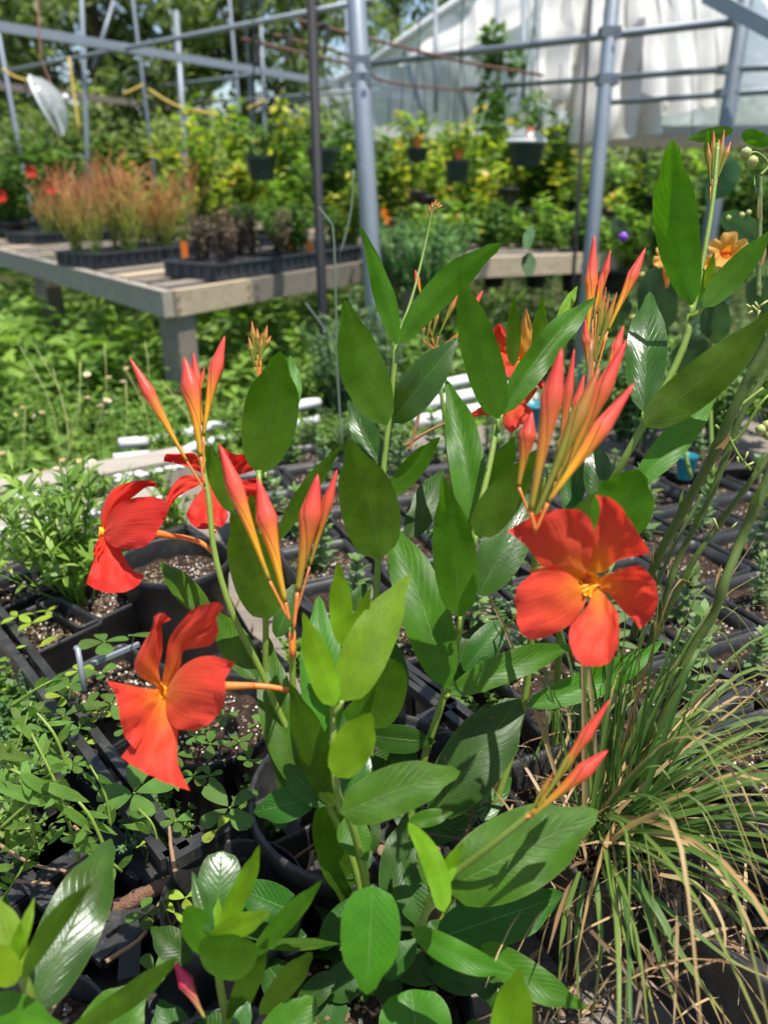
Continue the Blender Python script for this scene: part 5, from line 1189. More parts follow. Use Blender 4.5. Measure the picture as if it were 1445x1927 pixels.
petal(f, [(388, 895), (355, 880), (330, 872), (308, 868)], [(390, 890), (375, 862), (360, 852), (340, 858)], [(308, 868), (314, 854), (340, 858)], .56, .55, 'petal_r')
petal(f, [(388, 900), (345, 895), (318, 925), (310, 952)], [(390, 905), (365, 918), (335, 935), (320, 954)], [(310, 952), (315, 956), (320, 954)], .56, .545, 'petal_r')
petal(f, [(385, 915), (362, 945), (351, 968)], [(402, 912), (420, 940), (430, 972)], [(351, 968), (362, 988), (384, 997), (405, 990), (418, 992), (430, 972)], .558, .545, 'petal_r', bulge=.006)
petal(f, [(398, 900), (415, 875), (412, 836)], [(402, 906), (445, 895), (482, 884)], [(412, 836), (440, 854), (470, 857), (482, 884)], .56, .55, 'petal_r', bulge=.005)
petal(f, [(402, 908), (445, 904), (483, 900)], [(400, 915), (440, 935), (478, 955)], [(483, 900), (488, 930), (478, 955)], .56, .55, 'petal_r', bulge=.004)
# back right flowers
BF = thing('mandevilla', 'plant behind the central one with orange and red flowers partly covered by leaves', 'flowering plant', P(965, 1000, .75))
stem(BF, [(960, 1100, .76), (955, 900, .72), (970, 780, .70), (975, 690, .69)], .0022, .0016)
f = flower(BF, 'orange red flower between the two upright leaves right of centre', (978, 672), .66, [(978, 674, .665), (976, 690, .68), (972, 715, .69)], .004, (11, 9))
petal(f, [(972, 668), (965, 650), (978, 615), (989, 577)], [(990, 672), (1003, 655), (1000, 615), (989, 577)], [(989, 577), (989.5, 577), (989, 577.2)], .66, .65, 'petal_y', bulge=.004)
petal(f, [(972, 680), (940, 672), (926, 640), (930, 615)], [(980, 672), (965, 645), (950, 620), (945, 612)], [(930, 615), (938, 610), (945, 612)], .66, .64, 'petal', bulge=.006)
petal(f, [(968, 678), (945, 655), (935, 650), (928, 655)], [(984, 680), (985, 692), (975, 700), (968, 712)], [(928, 655), (935, 680), (950, 705), (968, 712)], .659, .645, 'petal', bulge=.005)
petal(f, [(982, 680), (990, 690), (1000, 700), (1010, 725)], [(990, 672), (1005, 685), (1015, 700), (1025, 722)], [(1010, 725), (1018, 733), (1025, 722)], .66, .65, 'petal_o')
f = flower(BF, 'lower orange flower behind the central leaves', (950, 765), .68, [(952, 765, .685), (965, 770, .70), (980, 790, .71)], .004, (10, 8))
petal(f, [(945, 758), (920, 760), (900, 768), (880, 782)], [(950, 770), (930, 778), (905, 782), (884, 785)], [(880, 782), (881, 785), (884, 785)], .68, .665, 'petal_o')
petal(f, [(948, 768), (945, 785), (950, 805), (962, 815)], [(958, 760), (985, 760), (1000, 770), (1005, 778)], [(962, 815), (980, 800), (1005, 778)], .68, .66, 'petal', bulge=.006)
petal(f, [(955, 758), (975, 740), (990, 720), (1000, 722)], [(960, 765), (985, 765), (1003, 745), (1010, 735)], [(1000, 722), (1008, 726), (1010, 735)], .68, .67, 'petal_o')
for B, T, w_, m_ in [((793, 560), (781, 508), 12, 'bud'), ((825, 632), (862, 553), 12, 'bud_gr'), ((855, 640), (908, 547), 16, 'bud'), ((795, 640), (797, 608), 10, 'bud_gr'), ((812, 636), (826, 580), 10, 'bud_gr'), ((803, 640), (812, 590), 8, 'bud_gr'), ((870, 622), (885, 580), 14, 'bud')]:
    bud(BF, B, T, w_, .70, m_, 0, (820, 660))
stem(BF, [(820, 660, .70), (835, 780, .70), (860, 1000, .74)], .0018, .0018)
stem(BF, [(745, 640, .62), (775, 560, .63), (800, 460, .64), (815, 385, .64)], .0012, .0009, 'stem', 'flower_stalk')
for k in range(5): bud(BF, (812, 415-k*4), (806+k*7, 375+abs(2-k)*5), 7, .64, 'bud_gr', 0)
for k, (x, y) in enumerate([(468, 634), (474, 604), (484, 618), (494, 626), (503, 612), (510, 632)]): bud(LP, (486+(x-488)*.3, 690-k % 3*12), (x, y), 13, .60, 'bud_gr', 0, (490, 720))
stem(LP, [(490, 740, .6), (495, 800, .6), (500, 900, .58)], .0012, .0012)
stem(BF, [(770, 850, .66), (790, 760, .66), (765, 715, .66)], .0014, .0014, 'stem_br'); stem(BF, [(760, 840, .70), (800, 815, .70), (850, 790, .70)], .0018, .0012, 'stem_br')

# ---- bottom left plant
BL = thing('mandevilla', 'young plant at the lower left corner with one large shiny pale green leaf', 'flowering plant', P(60, 1960, .42))
stem(BL, [(75, 1990, .40), (62, 1890, .37), (40, 1830, .36)], .0030, .0024)
for B, T, wpx, s_, d, mt, kw in [((62, 1905), (210, 1578), 128, 'u', .38, 'leaf_gl', dict(a=.5, b=.62, fold=.14, slope=.75)), ((42, 1842), (176, 1662), 44, 'd', .335, 'leaf_un', dict(curve=.05, fold=.4)), ((35, 1842), (-12, 1680), 70, 'u', .35, 'leaf_yg', dict()), ((32, 1800), (66, 1688), 24, 'u', .35, 'leaf_yg', dict()),
    ((30, 1852), (-25, 1775), 60, 'd', .34, 'leaf_yg', dict()), ((120, 1950), (335, 1802), 46, 'd', .37, 'leaf_un', dict(curve=-.03, b=.6)), ((150, 2010), (272, 1850), 124, 'u', .39, 'leaf', dict(b=.55, a=.5)), ((-20, 1885), (125, 1935), 60, 'u', .36, 'leaf', dict(dt=.34)), ((10, 1980), (70, 1900), 60, 'u', .36, 'leaf', dict()), ((26, 1815), (40, 1735), 22, 'd', .35, 'leaf_yg', dict()), ((60, 1960), (70, 1870), 40, 'u', .38, 'leaf_gl', dict())]:
    leaf(BL, B, T, wpx, s_, d, mt, **kw)
# ---- bottom centre-left plant
BC = thing('mandevilla', 'leafy young plant at the bottom, left of centre, with one pink bud', 'flowering plant', P(430, 1960, .46))
stem(BC, [(436, 1990, .46), (428, 1927, .44), (413, 1845, .42), (405, 1750, .42)], .0028, .0020)
for B, T, wpx, s_, d, mt, kw in [((406, 1745), (418, 1602), 88, 'u', .43, 'leaf_gl', dict(a=.5, b=.38, fold=.12)), ((413, 1748), (488, 1590), 40, 'd', .41, 'leaf_yg', dict(curve=-.03)), ((398, 1758), (362, 1640), 34, 'u', .41, 'leaf_gl', dict(fold=.5)), ((428, 1742), (462, 1638), 42, 'u', .43, 'leaf', dict()),
    ((396, 1765), (508, 1716), 44, 'u', .40, 'leaf_yg', dict(b=.5, dt=.385)), ((414, 1842), (440, 1758), 118, 'd', .39, 'leaf_un', dict(a=.5, b=.35, fold=.1)), ((398, 1798), (352, 1706), 62, 'd', .41, 'leaf_un', dict(a=.5, b=.5)), ((360, 1808), (284, 1745), 62, 'u', .45, 'leaf_dk', dict()),
    ((475, 1800), (606, 1656), 40, 'd', .42, 'leaf_un', dict()), ((492, 1778), (640, 1776), 24, 'd', .44, 'leaf_un', dict()), ((488, 1910), (588, 1792), 48, 'd', .42, 'leaf_un', dict(b=.6)), ((488, 1990), (594, 1878), 90, 'u', .41, 'leaf', dict(a=.5, b=.5)), ((430, 1930), (505, 1765), 48, 'd', .43, 'leaf_un', dict()),
    ((340, 1990), (300, 1880), 80, 'u', .46, 'leaf_dk', dict()), ((430, 1990), (370, 1900), 80, 'u', .45, 'leaf_dk', dict()), ((406, 1752), (412, 1690), 20, 'u', .415, 'leaf_yg', dict()), ((600, 1980), (640, 1850), 80, 'u', .48, 'leaf_dk', dict()), ((560, 1900), (640, 1820), 50, 'u', .48, 'leaf_dk', dict()), ((440, 1960), (470, 1880), 40, 'u', .42, 'leaf_gl', dict())]:
    leaf(BC, B, T, wpx, s_, d, mt, **kw)
bud(BC, (385, 1915), (328, 1808), 32, .43, 'bud_pk')

# ================================================================== APRICOT TRUMPETS, big soft leaves at upper right
def trumpet(x, y, d, rpx, lab, rot=0, tilt=.3):
    c = P(x, y, d); r = rpx/FPX*d; t = thing('trumpet_flower', lab, 'flower', c)
    for k in range(5):
        a = rot+k*1.2566; V, U = [], []
        for j in range(8):
            tt = j/7
            for i in range(9):
                u = i/8-.5; aa = a+u*1.25; rr = r*(.22+.78*tt**1.3)*(1-.35*(abs(u)*2)**4*tt) ; z = r*(.7-.7*tt**.6) + r*.13*math.sin(u*13+k)*tt*tt + r*.12*tt**4
                V.append(c + RT*rr*math.cos(aa) + UP*rr*math.sin(aa)*.85 + FW*(z-.0) ); U.append((i/8, tt))
        F = [(j*9+i, j*9+i+1, (j+1)*9+i+1, (j+1)*9+i) for j in range(7) for i in range(8)]; obj('petal', V, F, M['petal_y'], t, U)
    s_ = spline([c+FW*r*.6, c+FW*r*1.2-UP*r*.5+RT*r*.2, c+FW*r*1.5-UP*r*1.3+RT*r*.3], 8); MB().tube(s_, [r*.25]*4+[r*.2, r*.16, r*.12, r*.08], 8).obj('flower_tube', M['petal_y'], t, True)
trumpet(1374, 470, .80, 42, 'apricot trumpet flower facing the camera at upper right', .3); trumpet(1262, 484, .92, 34, 'apricot trumpet flower partly hidden left of the tall upright leaf', 1.0)
trumpet(1330, 492, .95, 20, 'small deeper orange trumpet flower between the two apricot ones', 2.0)
VP = thing('trumpet_vine', 'vine with soft grey green rounded leaves behind the apricot flowers', 'climbing plant', P(1340, 700, 1.0))
stem(VP, [(1340, 900, 1.0), (1335, 700, 1.0), (1345, 560, .95), (1360, 480, .9)], .003, .002); stem(VP, [(1300, 900, 1.05), (1240, 650, 1.05), (1250, 480, 1.0)], .003, .002)
for B, T, wpx, s_, d in [((1240, 500), (1240, 640), 80, 'u', 1.0), ((1345, 560), (1348, 650), 60, 'u', .95), ((1290, 590), (1380, 560), 60, 'u', 1.0), ((1330, 640), (1260, 700), 70, 'u', 1.0), ((1400, 620), (1430, 700), 60, 'u', .95), ((1360, 400), (1430, 450), 50, 'u', .9), ((1385, 300), (1330, 380), 60, 'u', 1.1), ((1270, 560), (1210, 610), 50, 'u', 1.1), ((1420, 520), (1450, 600), 60, 'u', 1.0), ((1180, 560), (1130, 620), 50, 'u', 1.1), ((993, 520), (995, 475), 30, 'u', 1.1), ((990, 470), (1000, 425), 22, 'u', 1.1), ((1185, 450), (1150, 410), 30, 'u', 1.2)]:
    leaf(VP, B, T, wpx, s_, d, 'grey_leaf', a=.45, b=.6, dt=d+.04, roll=.4*math.sin(B[0]))
p = P(1172, 447, 1.0); o = MB().lathe([(.001, -.006), (.006, -.002), (.0065, .002), (.003, .006), (.001, .007)], (p.x, p.y, p.z), 8).obj('purple_flower', M['purple'], None, True, origin=p); tag(o, 'tiny purple bloom right of the tall coral buds', 'flower')
for k, (x, y) in enumerate([(1207, 520), (1135, 640), (1190, 600)]):
    p = P(x, y, 1.05); o = MB().lathe([(.001, -.005), (.007, -.001), (.005, .004), (.001, .006)], (p.x, p.y, p.z), 7).obj('pink_bloom', M['purple'] if 0 else M['bud_pk'], None, True, origin=p); tag(o, 'small dull pink bloom among the grey leaves behind the coral buds', 'flower', 'small pink blooms')
# sage and ferny masses between background and pots
sg = [shrub_mesh('foliage', M['fol_sage'], .10, .20, 16, 520, .024, .007, 31, lean=.35), shrub_mesh('foliage', M['fol_blueg'], .10, .30, 14, 420, .022, .010, 32, lean=.3), shrub_mesh('foliage', M['fol_fern'], .12, .18, 16, 900, .016, .008, 33, lean=.6), shrub_mesh('foliage', M['fol_weed'], .09, .13, 14, 420, .026, .010, 34, lean=.6)]
CT = {}
def plantat(px, py, z, k, sc, lab, group, name='herb_plant'):
    CT[group] = CT.get(group, -1)+1; lab = ORD[CT[group]]+' from the left, '+lab
    p = G(px, py, z); t = thing(name, lab, 'plant', p, random.uniform(0, 6), group); o = link('foliage', sg[k], t, (0, 0, 0), (0, 0, 0), (sc, sc, sc)); o['kind'] = 'stuff'
g = random.Random(9)
for px_ in sorted(g.choice([g.uniform(560, 770), g.uniform(920, 1040)]) for _ in range(22)): plantat(px_, g.uniform(800, 880), .43, g.choice([0, 0, 3]), g.uniform(.35, .6), 'bushy grey green herb growing behind the central plant', 'grey green herbs behind the central plant')
for px_ in sorted(g.uniform(560, 760) for _ in range(16)): plantat(px_, g.uniform(700, 790), .4, g.choice([1, 0, 3, 3]), g.uniform(.6, 1.1), 'hazy blue green herb below the thick grey post', 'blue green herbs below the grey post')
for px_ in sorted(g.uniform(1120, 1480) for _ in range(34)): plantat(px_, g.uniform(720, 840), .52, g.choice([0, 3, 3, 2]), g.uniform(.6, 1.1), 'low green herb in front of the apricot flowers', 'low herbs at right behind the pots')
for px_ in sorted(g.uniform(730, 850) for _ in range(10)): plantat(px_, g.uniform(500, 560), .5, 2, g.uniform(1.2, 1.8), 'soft ferny plant right of the thick grey post', 'ferny plants right of the grey post')
# eucalyptus like stalks crossing the black pole
for k, pts in enumerate([[(645, 860, 1.2), (635, 700, 1.2), (632, 560, 1.2), (625, 420, 1.2), (600, 390, 1.2)], [(700, 760, 1.3), (640, 660, 1.3), (575, 570, 1.3)], [(640, 480, 1.2), (660, 400, 1.2), (665, 320, 1.2)]]):
    v = [P(*q) for q in pts]; o = MB().tube(spline(v, 12), .0015, 6).obj('blue_green_stalk', M['sagestem'], None, True, origin=v[0]); tag(o, ['tall blue green stalk standing right of the black pole', 'slanting blue green stalk crossing the black pole low down', 'upper side shoot of the blue green stalk beside the grey post', 'thin blue green stalk behind the black pole'][k], 'stalk')

# ================================================================== LEFT FOREGROUND PLANTS
def whorl(par, x, y, z, rpx, nleaf, rot, mat='clover', a=.9, b=.35, wr=.62, name='leaflet'):
    z = z-.07
    c = G(x, y, z); d = dep(c); r = rpx/FPX*d
    rr = random.Random(int(x+y))
    for k in range(nleaf):
        an = rot+k*6.2832/nleaf+rr.uniform(-.18, .18); dr = Vector((math.cos(an), math.sin(an), rr.uniform(-.12, .38))).normalized(); L = r*rr.uniform(.85, 1.15)
        sv = dr.cross(Vector((rr.uniform(-.25, .25), rr.uniform(-.25, .25), 1))).normalized(); nu = sv.cross(dr).normalized(); V, U = [], []; nl, nw = 9, 4
        for i in range(nl+1):
            t = i/nl; tt = .002+.996*t; ww = L*wr*.5*wprof(tt, a, b)
            for j in range(nw+1):
                u = j/nw*2-1; V.append(c+dr*L*(.06+t*(1 if 1 else 1)-.05*(abs(u) < .3)*(i == nl))+sv*u*ww+nu*(.10*ww*abs(u)-.10*L*t*t)); U.append((j/nw, t))
        k_ = nw+1; F = [(i*k_+j, (i+1)*k_+j, (i+1)*k_+j+1, i*k_+j+1) for i in range(nl) for j in range(nw)]
        n0 = (Vector(V[2*k_+1])-Vector(V[2*k_])).cross(Vector(V[3*k_])-Vector(V[2*k_]))
        F2 = [f_[::-1] for f_ in F] if n0.dot(nu) > 0 else F
        F2 = F if (Vector(V[F[6][1]])-Vector(V[F[6][0]])).cross(Vector(V[F[6][2]])-Vector(V[F[6][1]])).dot(nu) > 0 else [f_[::-1] for f_ in F]
        obj(name, V, F2, M[mat], par, U)
    q = G(x+rr.uniform(-12, 12), y+rr.uniform(10, 40), z-.05); MB().tube(spline([c, (c+q)/2+Vector((.004, 0, .006)), q], 6), .0008, 5).obj('leaf_stalk', M['stem'], par, True)
CL = thing('clover_plant', 'sprawling plant with rounded clover like leaflets left of and below the lower red flower', 'plant', G(300, 1500, PZ))
W_ = [(196, 1208, .62, 46, 4, .4), (243, 1196, .62, 40, 1, .2), (132, 1288, .615, 42, 4, .9), (170, 1328, .61, 34, 4, .2), (210, 1325, .61, 46, 4, .6), (190, 1268, .61, 30, 3, 1.), (150, 1370, .60, 24, 4, 0), (120, 1348, .60, 26, 4, .5),
      (252, 1492, .60, 74, 5, .35), (432, 1520, .60, 60, 4, .8), (330, 1420, .60, 36, 4, .3), (365, 1460, .60, 30, 4, .9), (395, 1400, .61, 34, 4, .1), (330, 1545, .60, 30, 4, .6), (345, 1580, .59, 26, 4, .2), (300, 1440, .59, 30, 4, .2), (450, 1395, .61, 26, 4, .7), (470, 1430, .60, 26, 4, .1), (240, 1370, .60, 28, 4, .9), (350, 1340, .61, 30, 4, .4), (290, 1365, .60, 22, 4, .1), (420, 1350, .61, 24, 4, .3), (275, 1720, .56, 34, 4, .2), (290, 1830, .56, 40, 4, .8), (140, 1440, .59, 26, 5, .3), (108, 1430, .59, 24, 4, .9), (490, 1360, .61, 22, 4, .6), (395, 1460, .60, 24, 4, .5), (370, 1385, .61, 26, 4, .9)]
for x, y, z, r_, nn, ro in W_: whorl(CL, x, y, z, r_, nn, ro)
for x, y, z, r_, nn, ro in [(150, 1262, .612, 26, 4, .7), (118, 1310, .60, 26, 4, .3), (185, 1345, .60, 22, 3, .3), (160, 1398, .59, 20, 4, .3), (350, 1690, .575, 36, 3, .7), (330, 1720, .57, 26, 2, 2.4), (410, 1560, .60, 38, 2, 4.2), (265, 1590, .60, 10, 2, 1)]: whorl(CL, x, y, z, r_, nn, ro, 'clover_y')
YS = thing('seedling', 'yellow seedling in the small square pot at the left edge', 'seedling', G(60, 1180, PZ+.07))
for x, y, r_, nn, ro in [(32, 1160, 30, 3, 2.2), (60, 1172, 32, 3, .4), (110, 1195, 44, 1, 4.4), (90, 1150, 24, 3, 1), (50, 1215, 16, 1, 4)]: whorl(YS, x, y, .60, r_, nn, ro, 'clover_y', .7, .6, .45)
# leafy tuft at left
TF = thing('leafy_tuft', 'feathery light green tuft rising from the small pot beside the far left red flower', 'plant', G(150, 1140, PZ+.07))
g = np.random.RandomState(15); b0 = G(150, 1135, PZ+.072); parts = []
for k in range(44):
    a = g.uniform(0, 6.28); le = g.uniform(.1, .8); h = g.uniform(.06, .17); top = np.array([b0.x+le*.11*math.cos(a)-.01, b0.y+le*.11*math.sin(a), b0.z+h]); bb = np.array([b0.x+g.normal(0, .006), b0.y+g.normal(0, .006), b0.z]); nl = 16
    t = g.uniform(.25, 1, nl); mid = (bb+top)/2+np.array([0, 0, .015]); pos = bb+(top-bb)*t[:, None]+np.array([0, 0, .02])*(t*(1-t))[:, None]; aa = g.uniform(0, 6.28, nl)
    parts.append(leaves_arr(pos, np.stack([np.cos(aa)*.6, np.sin(aa)*.6, g.uniform(.2, 1.1, nl)], 1), g.uniform(.018, .042, nl), g.uniform(.003, .009, nl), .3, rv=g.random(nl), rng=g)); parts.append(sticks_arr(bb[None], top[None], .0012, .0006, np.array([.7])))
v, f_, u = merge(parts); o = obj('foliage', v, f_, M['fol_weed'], TF, u, False); o['kind'] = 'stuff'
# wispy herbs around pots left
for k, (x, y, s_, lab) in enumerate([(60, 1030, .8, 'weed growing between the timbers and the small pots at the left edge'), (250, 1000, .7, 'thin weed behind the far left red flower'), (330, 960, .8, 'feathery weed growing between the two upper left red flowers'), (300, 900, .7, 'feathery weed left of the four red buds'), (20, 960, .8, 'weed at the left edge in front of the timbers'), (120, 960, .9, 'tall weed in front of the timbers'), (300, 1070, .6, 'narrow leaved seedling in the bark topped pot'), (200, 930, .9, 'weed left of the far left red flower'), (420, 830, .8, 'weed right behind the red buds over the white roll')]):
    s_ *= .72; p = G(x, y+50, .44); t = thing('weed', lab, 'weed', p, k*1.3); o = link('foliage', sg[3], t, (0, 0, 0), (0, 0, 0), (s_*.9, s_*.9, s_*1.1)); o['kind'] = 'stuff'
# narrow leaved weed lower left
NW = thing('narrow_leaved_weed', 'drooping narrow leaved weed at the left edge above the shiny leaf', 'weed', G(80, 1560, PZ))
g = random.Random(21)
for (x0, y0, x1, y1, d) in [(-30, 1420, 180, 1560, .50), (150, 1620, 60, 1380, .52), (0, 1560, 90, 1480, .50), (70, 1600, 10, 1400, .52), (200, 1600, 120, 1480, .5), (130, 1450, 60, 1330, .53)]:
    stem(NW, [(x0, y0, d), ((x0+x1)/2+8, (y0+y1)/2-8, d-.005), (x1, y1, d)], .0012, .0008, 'stem', 'stem', 10)
    for k in range(9):
        t = (k+.5)/9; x = x0+(x1-x0)*t; y = y0+(y1-y0)*t; an = g.uniform(0, 6.28); L = g.uniform(34, 78)
        leaf(NW, (x, y), (x+L*math.cos(an), y+L*math.sin(an)*.75+8), g.uniform(9, 16), 'u', d, 'weedleaf', roll=g.uniform(-.5, .5), arch=-.02, nl=8, nw=4, dt=d+g.uniform(-.02, .02), fold=.2)
for B, T, w_ in [((-20, 1408), (60, 1430), 26), ((40, 1455), (105, 1500), 24), ((-20, 1470), (105, 1520), 26), ((80, 1475), (170, 1510), 24), ((55, 1500), (45, 1420), 20), ((120, 1520), (175, 1560), 20), ((-15, 1395), (40, 1445), 20), ((-10, 1635), (28, 1630), 16)]:
    leaf(NW, B, T, w_, 'u', .49, 'weedleaf', nl=10, nw=4, dt=.5)
# small weeds cluster upper left of it
for k, (x, y) in enumerate([(30, 1340), (60, 1380), (20, 1370), (80, 1350), (100, 1400), (45, 1410)]):
    p = G(x, y, PZ+.05); t = thing('seedling', 'small toothed seedling at the left edge beside the double rail', 'seedling', p, k, 'seedlings beside the double rail'); o = link('leaves', SEED[2], t, (0, 0, 0), (0, 0, 0), (.8, .8, .6)); o['kind'] = 'stuff'

# ================================================================== GRASS TUFT lower right
GT = thing('grass_tuft', 'arching tuft of green and straw coloured grass at lower right', 'grass', G(1140, 1560, PZ+.06))
def blade(par, pts, w_, mat='blade', tw=.6, seed=0):
    s_ = spline(pts, 13); g = random.Random(seed); V, U = [], []; ph = g.uniform(0, 3.14)
    for i, p in enumerate(s_):
        t = i/12; d = (s_[min(i+1, 12)]-s_[max(i-1, 0)]).normalized(); vd = (CAM-p).normalized(); x = d.cross(vd).normalized(); y = x.cross(d)
        an = ph*.4+tw*t*g.choice([1, 1]); x2 = x*math.cos(an)+y*math.sin(an); y2 = d.cross(x2); ww = w_*.5*(1-t**2.2)*(.55+.45*min(1, t*5)) + .00012
        V += [p-x2*ww, p+y2*ww*.35, p+x2*ww]; U += [(0, t), (.5, t), (1, t)]
    F = [q for i in range(12) for q in ((i*3, i*3+1, i*3+4, i*3+3), (i*3+1, i*3+2, i*3+5, i*3+4))]
    return obj('blade', V, F, M[mat], par, U)
g = random.Random(33)
def rb(x, y): return G(x, y, PZ+.12)
for k in range(125):
    b = rb(1135+g.gauss(0, 26), 1560+g.gauss(0, 26)); an = g.choice([g.uniform(-1.9, .9), g.uniform(-1.9, -.4), g.uniform(-1.2, .8)]); L = g.uniform(.13, .30); el = g.uniform(.25, 1.25)
    if g.random() < .25: an = g.uniform(.3, 2.2); el = g.uniform(.9, 1.4)
    elif an < -.5 and g.random() < .4: an = g.uniform(-.5, .9)
    dr = Vector((math.cos(an)*math.cos(el), math.sin(an)*math.cos(el), math.sin(el))); sg_ = L*.5
    p1 = b+dr*L*.35; p2 = b+dr*L*.7-Vector((0, 0, L*.12)); p3 = b+dr*L*.95-Vector((0, 0, L*g.uniform(.3, .75)))+Vector((math.cos(an), math.sin(an), 0))*L*.12
    if p3.z < PZ+.004: p3.z = PZ+.004+g.uniform(0, .01)
    tan = g.random() < .17
    blade(GT, [b, p1, p2, p3], g.uniform(.0018, .0046), 'blade_t' if tan else 'blade', seed=k)
# individually placed long blades (pixel paths with depth)
HB = [([(1180, 1600, .56), (1260, 1520, .53), (1350, 1450, .50), (1460, 1395, .48)], .0042, 'blade_t'), ([(1150, 1600, .55), (1250, 1545, .52), (1350, 1500, .50), (1460, 1495, .49)], .0038, 'blade'),
      ([(1170, 1480, .60), (1260, 1425, .58), (1360, 1415, .56), (1450, 1425, .55)], .0040, 'blade'), ([(1190, 1430, .62), (1280, 1350, .60), (1380, 1290, .58), (1460, 1255, .57)], .0030, 'blade'), ([(1130, 1560, .52), (1250, 1440, .5), (1400, 1320, .49), (1460, 1255, .48)], .0026, 'blade_t'),
      ([(1158, 1548, .50), (1135, 1600, .47), (1105, 1700, .44), (1078, 1840, .43)], .0045, 'blade_t'), ([(1130, 1620, .48), (1155, 1700, .45), (1185, 1800, .43), (1215, 1935, .42)], .0046, 'blade'), ([(1170, 1640, .48), (1240, 1740, .46), (1320, 1850, .45), (1360, 1935, .44)], .0046, 'blade'),
      ([(1150, 1640, .48), (1220, 1690, .45), (1290, 1810, .43), (1380, 1935, .42)], .0048, 'blade'), ([(1160, 1660, .47), (1195, 1780, .45), (1240, 1935, .44)], .0050, 'blade'), ([(1100, 1650, .47), (1085, 1760, .45), (1090, 1935, .44)], .0046, 'blade'), ([(1120, 1640, .47), (1130, 1780, .45), (1110, 1935, .44)], .0040, 'blade'),
      ([(1090, 1640, .47), (1060, 1740, .46), (1050, 1935, .45)], .0040, 'blade'), ([(1160, 1600, .50), (1280, 1600, .47), (1380, 1625, .46), (1460, 1660, .45)], .0030, 'blade'), ([(1180, 1560, .50), (1300, 1590, .47), (1390, 1700, .45), (1445, 1840, .44)], .0036, 'blade_t'),
      ([(1250, 1560, .52), (1320, 1600, .49), (1400, 1650, .47), (1470, 1720, .46)], .0036, 'blade_t'), ([(1190, 1655, .47), (1290, 1740, .44), (1380, 1810, .43), (1470, 1850, .42)], .0034, 'blade'), ([(1240, 1645, .47), (1310, 1665, .45), (1360, 1740, .44), (1360, 1830, .43)], .0036, 'blade_t'),
      ([(1230, 1300, .60), (1290, 1220, .58), (1345, 1130, .57), (1420, 1015, .56)], .0016, 'blade_t'), ([(1160, 1480, .58), (1270, 1400, .55), (1370, 1380, .53), (1440, 1340, .52)], .0012, 'blade_t'), ([(1250, 1420, .58), (1330, 1330, .56), (1390, 1250, .55), (1388, 1150, .55)], .0014, 'blade_t'),
      ([(1200, 1640, .46), (1240, 1800, .44), (1290, 1935, .43)], .0040, 'blade'), ([(1040, 1700, .50), (1015, 1800, .48), (1005, 1935, .47)], .0030, 'blade_t'), ([(1060, 1600, .50), (1030, 1480, .55), (1015, 1340, .58)], .0032, 'blade'), ([(1090, 1560, .54), (1085, 1420, .58), (1075, 1300, .60)], .0036, 'blade'), ([(1120, 1560, .54), (1130, 1400, .58), (1160, 1260, .60)], .0034, 'blade')]
for k, (pts, w_, m_) in enumerate(HB): blade(GT, [P(*q) for q in pts], w_, m_, .3, k)
for k in range(60):
    x, y = g.uniform(985, 1230), g.uniform(1420, 1600); d0 = g.uniform(.54, .62); blade(GT, [P(x, y, d0), P(x+g.uniform(-20, 40), y-90, d0+.01), P(x+g.uniform(-50, 90), y-g.uniform(130, 260), d0+.03)], g.uniform(.0014, .003), 'blade_t' if g.random() < .3 else 'blade', .5, k)
# dead thatch
gn = np.random.RandomState(3); b = rb(1150, 1600); nn = 240; a = gn.uniform(0, 6.28, nn); pos = np.array([b.x, b.y, b.z])+gn.normal(0, 1, (nn, 3))*np.array([.05, .05, .018])
v, f_, u = leaves_arr(pos, np.stack([np.cos(a), np.sin(a), gn.uniform(-.4, .6, nn)], 1), gn.uniform(.03, .09, nn), gn.uniform(.0008, .003, nn), .5, rng=gn); o = obj('thatch', v, f_, M['fol_litter'], GT, u, False); o['kind'] = 'stuff'

